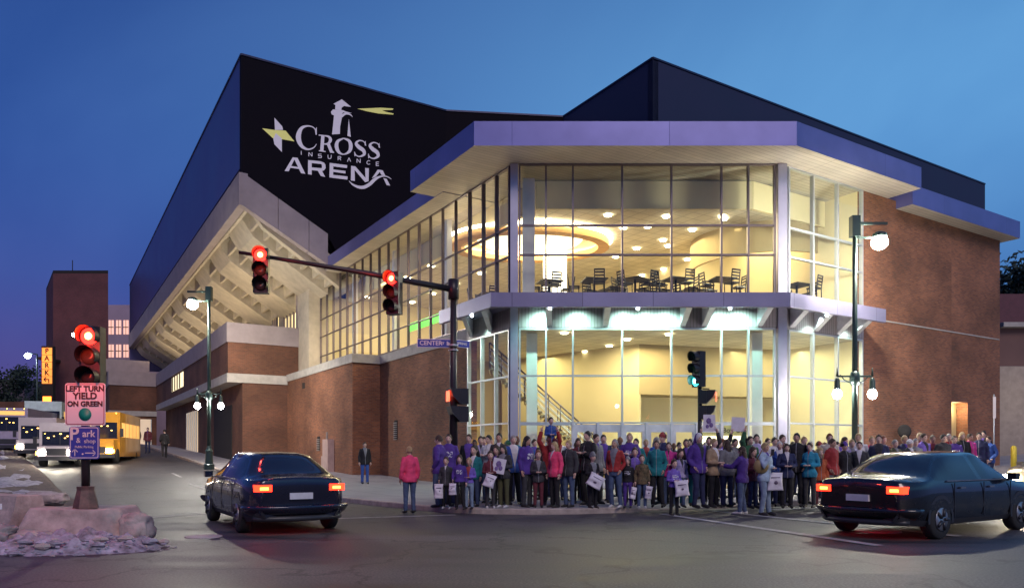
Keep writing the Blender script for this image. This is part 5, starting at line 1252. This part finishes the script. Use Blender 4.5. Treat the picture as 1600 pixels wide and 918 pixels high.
def bodies(pose,kid,fem):
    key=(pose,kid,fem)
    if key in CACHE: return CACHE[key]
    J=skel(pose,kid); hs=1.30 if kid else 1.0; hc=Vector((0,-.012,1.60+(.05 if kid else 0)))
    k_=1.0
    b=MB(); torso(b,.8,1.48,-.012,fem)
    b.tube([(0,.012,1.40),(0,.002,1.50),(0,-.005,1.56)],[.062,.052,.05],10)
    for i,s in enumerate((-1,1)):
        b.tube([J['sh'][i]-Vector((s*.06,0,0)),J['sh'][i],J['el'][i],J['wr'][i]],[.05,.052,.038,.026],8)
        b.tube([J['hip'][i]+Vector((0,0,.02)),J['hip'][i].lerp(J['kn'][i],.5),J['kn'][i],J['kn'][i].lerp(J['an'][i],.35),J['an'][i]],[.088,.075,.053,.052,.036],10)
    me=remesh(b,.015)
    b=MB(); b.bm.from_mesh(me); bpy.data.meshes.remove(me)
    sk=M_skin[0]; b.mi(sk)
    for f in b.bm.faces: f.smooth=True; f.material_index=0
    head_mesh(b,hc,hs,sk)
    for i,s in enumerate((-1,1)):
        w=J['wr'][i]; d=(J['wr'][i]-J['el'][i]).normalized(); up=Vector((0,-1,0)) if abs(d.y)<.8 else Vector((0,0,1)); side=(up-d*up.dot(d)).normalized(); nrm=d.cross(side)
        b.tube([w-d*.03,w+d*.02,w+d*.08],[(.020,.026),(.036,.018),(.038,.015)],8,sk)
        for kf,(off,ln) in enumerate(((-.027,.062),(-.009,.075),(.009,.072),(.026,.058))):
            q=w+d*.07+side*off*-1; curl=nrm*(.5 if s<0 else -.5)
            cdir=(Vector((-s,0,0))*.5+d).normalized()
            b.tube([q,q+d*ln*.45,q+d*ln*.45+cdir*ln*.35,q+d*ln*.45+cdir*ln*.35+(cdir-d*.35).normalized()*ln*.25],[.0095,.009,.0085,.006],6,sk)
        q=w+d*.02+side*.03; b.tube([q,q+(d+side).normalized()*.032,q+(d+side).normalized()*.032+d*.028],[.012,.0105,.0075],6,sk)
    body=b.build('body',None,None,fixn=False,uv=False); bm_=body.data; bpy.data.objects.remove(body)
    # jacket variants
    res={'body':bm_,'hc':hc,'hs':hs,'J':J}
    def jacket(g,low,name,sl=True):
        b=MB(); torso(b,low,1.47,g,fem,hem=.012)
        b.tube([(0,.012,1.42),(0,.008,1.50)],[.085,.072],10)
        for i,s in enumerate((-1,1)):
            w=J['el'][i].lerp(J['wr'][i],.96)
            a=J['sh'][i]; e=J['el'][i]
            b.tube([a-Vector((s*.09,0,.02)),a+Vector((-s*.01,0,0)),a.lerp(e,.5),e,e.lerp(w,.5),w],[.05+g,.060+g*.8,.050+g*.8,.044+g*.8,.040+g*.8,.036+g*.6],9)
        me=remesh(b,.016,4); 
        for v in me.vertices:
            n=mn.fractal(v.co*9+Vector((g*40,low,len(pose))),1,2,3); v.co+=v.normal*n*.010
        return me
    res['coat']=jacket(.026,.78,'coat'); res['sweater']=jacket(.016,.90,'sweater')
    b=MB(); rows=[]
    torso(b,.80,1.02,.006,fem)
    for i,s in enumerate((-1,1)):
        h,kk,a=J['hip'][i],J['kn'][i],J['an'][i]
        b.tube([h+Vector((0,0,.03)),h.lerp(kk,.5),kk,kk.lerp(a,.5),a+Vector((0,0,-.02))],[.100,.088,.068,.062,.058],10)
    me=remesh(b,.016,3)
    for v in me.vertices: v.co+=v.normal*mn.fractal(v.co*8,1,2,3)*.007
    res['trousers']=me
    sh=[]
    for i in (0,1):
        a=J['an'][i]; b=MB(); z=a.z-.08
        b.tube([(a.x,a.y+.06,z+.045),(a.x,a.y+.01,z+.055),(a.x,a.y-.08,z+.04),(a.x,a.y-.16,z+.03),(a.x,a.y-.20,z+.025)],[(.030,.032),(.045,.05),(.044,.038),(.042,.03),(.02,.02)],10,M_shoe)
        o=b.build('shoe',M_shoe,None,uv=False); sh.append(o.data); bpy.data.objects.remove(o)
    res['shoes']=sh
    def hair(kind):
        b=MB(); rows=[]; nn=20; mm=12; f=1.09 if kind not in('hat','hood') else 1.16
        lim={'short':.55,'long':.62,'hat':.52,'hood':.8,'pony':.56}[kind]
        for i in range(mm+1):
            row=[]
            for j in range(nn):
                ph=2*math.pi*j/nn; fr=max(0,-math.sin(ph)); lm=lim*(1-.42*fr**1.5) if kind!='hood' else lim*(1-.55*fr**.8)
                if kind=='hat': lm=lim*(1-.16*fr)
                th=math.pi*lm*(i+.01)/mm; d=Vector((math.sin(th)*math.cos(ph),math.sin(th)*math.sin(ph),math.cos(th)))
                ff=f*(1+.03*mn.noise(d*4)); x,y,z=d.x*.076*ff,d.y*.097*ff+.004,d.z*.119*ff+(.012 if kind=='hat' and th<.6 else 0)
                row.append(hc+Vector((x,y,z))*hs)
            rows.append(row)
        b.grid(rows,None,True,True)
        if kind in('long','pony','hood'):
            w=.085 if kind=='long' else .035 if kind=='pony' else .10; ln=.20 if kind!='hood' else .14
            b.tube([hc+Vector((0,.045,.02))*hs,hc+Vector((0,.075,-.07))*hs,hc+Vector((0,.085,-.07-ln*.6)),hc+Vector((0,.08,-.07-ln))],[(w*.8,.05),(w,.05),(w*1.05,.04),(w*.7,.02)],10)
        if kind=='long':
            for s in (-1,1): b.tube([hc+Vector((s*.072,.01,.0))*hs,hc+Vector((s*.082,.0,-.09))*hs,hc+Vector((s*.08,-.03,-.2))],[(.022,.03),(.025,.035),(.012,.02)],8)
        if kind=='hat': b.lathe([(.088,-.01),(.094,.0),(.094,.035),(.086,.045)],hc+Vector((0,.002,.045))*hs,18,None)
        o=b.build('hair',None,None,uv=False,fixn=True); m=o.data; bpy.data.objects.remove(o); return m
    res['hairf']=hair; res['hair']={}
    CACHE[key]=res; return res
def child(name,me,par,m=None,slot=0):
    o=bpy.data.objects.new(name,me); COL.objects.link(o); o.parent=par
    if m:
        if not me.materials: me.materials.append(m)
        o.material_slots[slot].link='OBJECT'; o.material_slots[slot].material=m
    return o
def person(x,y,z,yaw,hgt,pose,top,legs,hair,hairc,lab,kid=False,fem=False,coat=True,skin=0,pr=False,white_shoes=False,group='people waiting outside the arena',lean=0,vest=None):
    r=bodies(pose,kid,fem); s=hgt/(1.72 if not kid else 1.80)
    t=bpy.data.objects.new('person',None); COL.objects.link(t); t.location=(x,y,z); t.rotation_euler=(R(lean),0,yaw); t.scale=(s*(.96 if not kid else .94)*(-1 if (len(lab)%2 and pose in('stand','hold','walk','pockets') and not HOLDK) else 1),s,s); tag(t,lab,'person',group)
    b=child('body',r['body'],t,M_skin[skin])
    child('coat' if coat else 'sweater',r['coat' if coat else 'sweater'],t,printcloth(top) if pr else cloth(top))
    child('trousers',r['trousers'],t,cloth(legs))
    for m in r['shoes']: child('shoe',m,t,M_shoew if white_shoes else M_shoe)
    if hair:
        if hair not in r['hair']: r['hair'][hair]=r['hairf'](hair)
        me=r['hair'][hair]
        m=hairm(hairc) if hair in('short','long','pony') else cloth(hairc)
        child('hair' if hair in('short','long','pony') else hair,me,t,m)
    return t,r,s
# held things -------------------------------------------------------
M_bag=mat('white_gift_bag',(.62,.58,.64),.5,var=.12,vs=8)
M_bagp=mat('bag_print',(.10,.07,.12),.6,var=.5,vs=20)
def bag(p,lab,w=.26,h=.32,rz=0,tilt=0,m=None):
    w*=.9; h*=.88; sd=len(lab)*1.37
    t=thing('gift_bag',p,rz,lab,'bag','white bags carried in the crowd'); t.rotation_euler=(0,tilt,rz)
    b=MB(); rows=[]
    for i in range(13):
        f=i/12; row=[]; e=math.sin(math.pi*min(.5,f*.7))
        for k in range(24):
            a=2*math.pi*k/24; c,s=math.cos(a),math.sin(a); q=Vector((math.copysign(abs(c)**.55,c)*(w/2)*(1-.12*math.sin(f*3)+.05*f),math.copysign(abs(s)**.7,s)*(.012+.05*e),-h*f)); q+=Vector((.35,1,.2))*mn.fractal(q*9+Vector((sd,0,0)),1,2,3)*.035
            row.append(q)
        rows.append(row)
    b.grid(rows,m or M_bag,True,True,True); b.build('bag_body',None,t)
    b=MB(); b.tube([(-.06,0,-.01),(-.05,0,.06),(.05,0,.06),(.06,0,-.01)],.006,5,M_blk); b.build('handle',M_blk,t)
    b=MB(); b.ball((.01*math.sin(sd*5),-.052,-h*.56),.032+.012*math.sin(sd),10,M_bagp,(1.3,.35,1.1)); b.box(-w*.28,w*.28,-.052,-.040,-h*.30,-h*.25,M_bagp); b.build('print',None,t); return t
def placard(p,lab,w,h,rz=0,tilt=0,face=None,art=True):
    t=thing('placard',p,rz,lab,'sign','signs held up in the crowd'); t.rotation_euler=(0,tilt,rz)
    b=MB(); b.box(-w/2,w/2,-.006,.006,-h/2,h/2,face or M_bag); b.build('board',None,t)
    if art:
        b=MB()
        for (a,c,r) in ((-.02,.05,.09),(.05,-.05,.07),(-.06,-.08,.06)): b.ball((a*w/.35,-.008,c*h/.4),r*w/.4,9,mat('placard_print',(.16,.10,.26),.6,var=.5,vs=14),(1,.06,1.2))
        b.build('print',None,t)
    return t
# table: px, head_y, Y, height, yaw deg, pose, top, legs, hair, hair colour, label, options
K=dict(kid=True); FM=dict(fem=True)
PEOPLE=[
(640,17.6,1.58,170,'stand','pink','denim','short','blond','blond person in a long bright pink coat standing alone left of the crowd',dict(fem=True)),
(686,17.9,1.74,200,'pockets','purple','denim','short','brown','man in purple hoodie looking right at the left end of the crowd',{}),
(701,18.3,1.78,10,'stand','purple','navy','short','brown','man in purple hoodie with white chest lettering beside the corner signal pole',dict(pr=True)),
(697,17.45,1.22,-10,'hold','charcoal','black','short','brown','boy in charcoal coat carrying a white bag at the left end of the crowd',dict(kid=True,white_shoes=True)),
(718,17.2,1.27,10,'hold','purple','black','long','brown','girl in purple sweatshirt carrying a white bag in front of the signal pole',dict(kid=True,pr=True,coat=False)),
(733,17.35,1.20,0,'front','violet','paledenim','short','blond','small child in violet top and pale jeans between the girl and the boy in teal',dict(kid=True,coat=False)),
(741,18.1,1.50,-10,'stand','teal','denim','short','black','boy in dark teal jacket standing behind the small violet child',dict(kid=True)),
(733,19.2,1.80,0,'pockets','black','black','short','brown','man in black jacket behind the boy in teal',{}),
(751,19.6,1.76,10,'stand','lavender','denim','short','brown','man in lavender jacket before the left glass panes',{}),
(764,19.4,1.78,-15,'cross','white','denim','short','black','dark haired man in white jacket before the left glass panes',{}),
(780,19.0,1.82,5,'stand','charcoal','black','short','black','man with glasses and charcoal coat beside the silver corner column',{}),
(766,17.6,1.36,15,'front','maroon','charcoal','short','brown','child in maroon sweater holding white bags',dict(kid=True,coat=False,white_shoes=True)),
(776,18.2,1.50,-5,'stand','brown','black','long','brown','girl in brown coat behind the child in maroon',dict(kid=True)),
(787,17.8,1.50,-20,'front','charcoal','olive','long','black','woman in charcoal top holding a white printed paper',dict(fem=True,white_shoes=True)),
(802,18.8,1.76,25,'pockets','blue','black','short','grey','grey haired man in blue jacket behind the woman with the paper',{}),
(823,17.9,1.72,30,'stand','purple','charcoal','long','black','black haired woman in purple hoodie with white print',dict(fem=True,pr=True)),
(841,17.8,1.38,0,'front','charcoal','maroon','short','red','child in charcoal coat and reddish trousers between two women',dict(kid=True)),
(858,18.6,1.74,10,'up','red','black','short','brown','man in red top carrying a child on his shoulders',{}),
(867,17.8,1.58,-35,'stand','pink','black','long','blond','blond woman in bright coral pink coat facing right',dict(fem=True)),
(889,17.9,1.62,-30,'stand','charcoal','denim','short','blond','blond woman in charcoal jacket and blue jeans facing right',dict(fem=True)),
(903,19.3,1.70,10,'pockets','maroon','black','long','brown','brown haired woman in maroon coat behind the blond woman',dict(fem=True)),
(919,18.6,1.86,-30,'cross','black','black','short','black','tall bearded man in a black coat left of the doors',{}),
(931,19.0,1.80,20,'stand','grey','black','short','brown','man in grey scarf and coat beside the tall bearded man',{}),
(926,17.6,1.32,5,'front','black','black','hat','grey','boy in a pale grey knit hat and black coat holding a white bag',dict(kid=True)),
(943,19.6,1.80,0,'stand','navy','navy','short','brown','man in navy jacket left of the man in the maroon sweater',{}),
(961,17.75,1.64,-25,'pockets','red','denim','short','grey','grey haired man in dark red sweater and blue jeans',dict(coat=False,white_shoes=True)),
(984,19.0,1.82,0,'cross','purple','black','short','blond','tall blurred person in purple jersey with white stripe before the doors',dict(pr=True)),
(981,17.7,1.22,-5,'stand','black','purple','hood','black','child in black hoodie and purple trousers beside the camouflage child',dict(kid=True,pr=True,coat=False)),
(1003,17.6,1.28,0,'stand','camo','denim','short','brown','child in a brown camouflage jacket carrying a white bag',dict(kid=True,white_shoes=True)),
(992,18.7,1.45,0,'stand','violet','black','short','brown','boy in violet jacket behind the camouflage child',dict(kid=True)),
(1026,18.0,1.62,-20,'pockets','teal','black','short','brown','woman in teal jacket standing before the doors',dict(fem=True)),
(1036,18.9,1.82,-30,'stand','navy','black','hat','charcoal','man in charcoal knit hat and navy jacket behind the woman in teal',{}),
(1045,18.2,1.58,0,'front','magenta','denim','short','brown','woman in magenta coat right of the woman in teal',dict(fem=True)),
(1053,16.9,1.28,0,'front','violet','black','short','brown','boy in violet jersey standing on the crossing with a clear bag',dict(kid=True,pr=True,coat=False)),
(1063,17.9,1.42,10,'stand','lavender','denim','long','brown','girl in lavender shirt behind the boy on the crossing',dict(kid=True,fem=True,coat=False)),
(1072,18.5,1.66,0,'front','black','teal','short','brown','woman in black jacket left of the purple hooded person',dict(fem=True)),
(1091,17.75,1.78,20,'pockets','purple','navy','hood','purple','person in purple hooded sweatshirt with hood up under the green signal',{}),
(1108,18.7,1.72,0,'up','charcoal','black','short','brown','person in charcoal coat holding up a printed poster',{}),
(1115,17.9,1.66,30,'front','tan','black','short','blond','woman in tan vest beside the purple hooded person',dict(fem=True)),
(1124,18.6,1.64,0,'stand','lavender','purple','short','brown','person in lavender jersey behind the woman in tan',dict(pr=True)),
(1136,17.9,1.64,150,'stand','grey','navy','long','brown','long haired woman in grey seen from behind',dict(fem=True)),
(1148,18.9,1.68,10,'up','black','black','short','black','person in black holding up a white sheet of paper',{}),
(1160,17.2,1.58,-100,'reach','purple','denim','long','brown','long haired woman in purple jacket reaching forward to the right',dict(fem=True,white_shoes=True,lean=0)),
(1172,18.8,1.74,10,'wave','green','black','short','brown','person in green jacket with one arm raised',{}),
(1182,19.3,1.80,0,'stand','lavender','navy','short','black','dark haired man in lavender top behind the raised arm',{}),
(1195,16.95,1.66,20,'phone','skyblue','paledenim','short','blond','woman in pale blue jacket and light jeans photographing at the front of the crowd',dict(fem=True)),
(1176,17.6,1.46,20,'front','maroon','navy','long','brown','girl in maroon coat behind the woman in purple jacket',dict(kid=True,fem=True)),
(1218,18.3,1.60,-20,'stand','blue','navy','short','white','white haired person in blue jacket right of the woman in pale blue',dict(fem=True)),
(1210,19.2,1.72,10,'stand','white','black','short','black','dark haired man in white shirt before the right column',{}),
(1229,17.7,1.54,0,'front','navy','black','long','brown','woman in navy jacket and black trousers left of the man in black leather',dict(fem=True)),
(1245,18.1,1.80,-30,'pockets','black','black','short','black','man in black leather jacket before the right column',{}),
(1222,19.6,1.80,0,'stand','maroon','black','short','brown','tall man in maroon jacket in front of the silver column',{}),
(1265,17.9,1.56,-40,'front','turquoise','charcoal','short','brown','woman in turquoise jacket right of the man in black leather',dict(fem=True)),
(1256,19.2,1.74,0,'stand','violet','navy','short','blond','blond person in violet jacket behind the woman in turquoise',{}),
(1281,18.1,1.44,-10,'stand','orange','maroon','long','blond','long blond haired girl in an orange jacket',dict(kid=True,fem=True)),
(1300,18.2,1.66,20,'pockets','red','grey','short','brown','man in red and grey jacket before the right glass panes',{}),
(1296,19.4,1.82,0,'stand','cream','black','short','red','tall person in cream top before the right glass panes',dict(fem=True)),
(1319,18.4,1.58,10,'stand','black','black','hat','black','person in black coat and black knit hat',{}),
(1331,19.0,1.66,0,'stand','lavender','navy','short','blond','blond woman in lavender coat beside the lamp post',dict(fem=True)),
(1343,18.5,1.60,-10,'stand','charcoal','black','short','brown','person in charcoal padded jacket right of the lamp post',{}),
(1341,20.0,1.84,-10,'stand','white','black','short','blond','tall blond person in white behind the lamp post',dict(fem=True)),
(1373,19.6,1.80,-15,'pockets','navy','navy','short','brown','tall man in dark navy coat against the brick wall',{}),
(1362,20.6,1.78,0,'stand','pink','black','short','blond','blond person in pink top left of the tall man in navy',dict(fem=True)),
(1380,21.0,1.80,0,'stand','maroon','black','short','red','red haired person in maroon behind the tall man in navy',{}),
(1398,20.5,1.68,0,'cross','olive','tan','short','grey','grey haired man in olive jacket against the brick wall',{}),
(1413,21.4,1.80,10,'stand','navy','black','short','blond','blond woman in navy coat further along the brick wall',dict(fem=True)),
(1421,20.8,1.68,0,'stand','charcoal','black','hat','white','person in charcoal coat and white knit hat by the brick wall',{}),
(1430,21.2,1.70,-10,'stand','grey','navy','short','grey','grey haired person in grey jacket by the brick wall',{}),
(1443,21.8,1.84,0,'pockets','violet','navy','short','brown','man in violet jacket by the brick wall',{}),
(1437,22.5,1.86,0,'stand','cream','black','short','blond','blond person in cream scarf behind the man in violet',dict(fem=True)),
(1457,22.0,1.78,0,'stand','maroon','black','short','brown','man in maroon shirt by the brick wall',{}),
(1474,21.6,1.80,10,'pockets','charcoal','black','short','black','dark haired man in charcoal overcoat behind the black car',{}),
(1482,22.6,1.80,0,'stand','red','black','short','grey','grey haired man in red jacket right of the charcoal overcoat',{}),
(1491,22.2,1.74,0,'stand','purple','navy','short','brown','person in purple jersey left of the woman in long black coat',dict(pr=True)),
(1503,22.6,1.84,-10,'stand','black','black','long','blond','long blond haired woman in black coat near the lit recess',dict(fem=True)),
(1515,23.2,1.78,0,'stand','magenta','paledenim','short','brown','woman in magenta top near the lit recess',dict(fem=True)),
(1530,24.0,1.80,-40,'hold','navy','navy','short','black','man in navy jacket with a white placard near the lit recess',{}),
(1537,25.2,1.84,-40,'stand','black','black','short','black','man in black standing in front of the lit recess',{}),
(1545,24.5,1.66,-60,'pockets','blue','navy','short','brown','person in blue jacket at the right end of the crowd',{}),
(570,30.5,1.72,10,'stand','black','blue','short','brown','person in black top and blue jeans by the dark wall recess',{}),
(197,58,1.7,10,'stand','white','navy','short','brown','distant pedestrian in a white jacket nearest the school bus',{}),
(207,57,1.7,0,'walk','lavender','black','short','blond','distant blond pedestrian in a lavender top',dict(fem=True)),
(215,58,1.65,0,'stand','charcoal','black','short','brown','distant pedestrian in charcoal beside the lit shop window',{}),
(231,52,1.8,0,'stand','maroon','navy','short','black','distant pedestrian in maroon before the lit shop window',{}),
(257,46,1.8,160,'walk','black','black','short','black','pedestrian in black walking up the left sidewalk',{}),
]
HOLDK=False
CURB=[(p.x,p.y) for p,_ in fine]
HOLD={}
for i,(px,Y,h,yw,pose,top,legs,hr_,hc_,lab,op) in enumerate(PEOPLE):
    x=bx(px,Y); on=not(px in(1053,1195,1160) or px==640)
    z=G(x,Y)+(.118 if on else .005)
    HOLDK=px in (697,718,981,1003,1530); op=dict(op); grp='people waiting outside the arena' if px>600 else 'pedestrians on the left sidewalk'
    t,r,s=person(x,Y,z,R(yw*1.25+random.uniform(-16,16)),h,pose,top,legs,hr_,hc_,lab,group=grp,skin=0 if i%5 else 1,**op)
    HOLD[px]=(t,r,s,i)
def hand(px,side,off=(0,0,0)):
    t,r,s,i=HOLD[px]; bpy.context.view_layer.update(); w=r['J']['wr'][side]; d=(w-r['J']['el'][side]).normalized(); return t.matrix_world@(w+d*.09+Vector(off))
bag(hand(697,0,(0,-.03,-.05)),'white printed bag held by the boy in charcoal at the left end of the crowd',.24,.38,.1)
bag(hand(718,0,(0,-.03,-.05)),'white bag hanging from the hand of the girl in purple by the pole',.20,.30,.0)
bag(hand(766,0,(.03,-.05,-.05)),'crumpled white bag held in front by the child in maroon',.30,.34,.1,.35)
placard(hand(787,0,(.05,-.05,.04)),'white printed paper held by the woman in charcoal',.30,.36,.1,.2)
bag(hand(926,0,(.06,-.06,-.03)),'large translucent white bag swinging from the boy in the grey hat',.42,.36,.1,.5)
bag(hand(981,1,(.02,-.02,-.05)),'slim white bag held by the child in the black hoodie',.16,.32,.1,.2)
bag(hand(1003,1,(.02,-.02,-.05)),'white bag beside the knee of the camouflage child',.18,.34,-.1,.15)
bag(hand(1053,0,(.1,-.05,.02)),'crumpled clear bag held in front by the boy on the crossing',.36,.40,.0,-.1)
bag(hand(1195,1,(.14,.1,-.10)),'wide pale shopping bag held beside the woman in pale blue',.42,.46,.1,0)
b=MB(); p=hand(1195,0); c=Vector((p.x-.22,p.y+.08,p.z-.30)); b.ball(c,.18,16,mat('tan_leather',(.24,.17,.07),.5),(1,.45,.95)); b.tube([c+Vector((-.1,0,.13)),c+Vector((.05,0,.42)),c+Vector((.22,.02,.56))],.012,6,MATS['tan_leather']); tag(b.build('shoulder_bag'),'round tan shoulder bag on the woman in pale blue','bag')
b=MB(); p=hand(1195,0); b.box(p.x-.035,p.x+.035,p.y-.06,p.y-.045,p.z-.05,p.z+.09,M_blk); tag(b.build('phone'),'dark phone held up by the woman in pale blue','phone')
p=(hand(1108,0)+hand(1108,1))/2; placard(p+Vector((0,-.02,.14)),'pale poster with purple drawing held above the crowd right of the green signal',.30,.42)
p=(hand(1148,0)+hand(1148,1))/2; placard(p+Vector((0,-.02,.16)),'blank white sheet held above the crowd below the office sign',.34,.36,0,.05,None,False)
placard(hand(1530,0,(-.05,-.1,.1)),'white placard with dark mark held low near the lit recess',.38,.38,.2,.3)
# child riding on shoulders
t0,r0,s0,_=HOLD[858]
person(bx(861,18.55),18.62,zz(692,18.6)-.80*.62,R(10),1.15,'sit','blue','maroon','short','black','small child in blue riding on the shoulders of the man in red',kid=True,group='people waiting outside the arena')
HOLDK=False
# back rows
tops=['black','charcoal','purple','navy','grey','maroon','brown','violet','green','blue','white','olive','lavender','teal']
rr=random.Random(11)
for i in range(44):
    px=742+i*13.4+rr.uniform(-3,3); Y=20.0+rr.uniform(0,2.4)+(px-742)/560*1.0; 
    x=bx(px,Y); tp=tops[(i*5+2)%len(tops)]; hc_=['black','brown','blond','grey','brown','red'][(i*7)%6]; fem=rr.random()<.45; kid=False
    hr_='hat' if i%9==4 else ('long' if fem and i%2 else 'short'); 
    near=min([q for q in PEOPLE if 680<q[0]<1560],key=lambda q:abs(q[0]-px)+ (0 if q[1]<20 else 50))
    nl=near[9].split(' ')
    head={'short':hc_+' haired','long':'long '+hc_+' haired','hat':'knit hatted'}[hr_]
    lab='%s %s in %s coat in the back rows, partly hidden by the %s'%(head,'woman' if fem else 'man',tp,' '.join(near[9].split(' ')[:9]))
    lab=' '.join(lab.split(' ')[:16])
    person(x,Y,G(x,Y)+.118,R(rr.uniform(-50,50)),rr.uniform(1.60,1.80),['stand','pockets','front'][i%3],tp,['black','navy','denim','charcoal'][i%4],hr_,hc_ if hr_!='hat' else tp,lab,fem=fem,skin=[0,0,1,0,0,2][i%6] if i%11 else 2)
print('OBJECTS',len(bpy.data.objects))
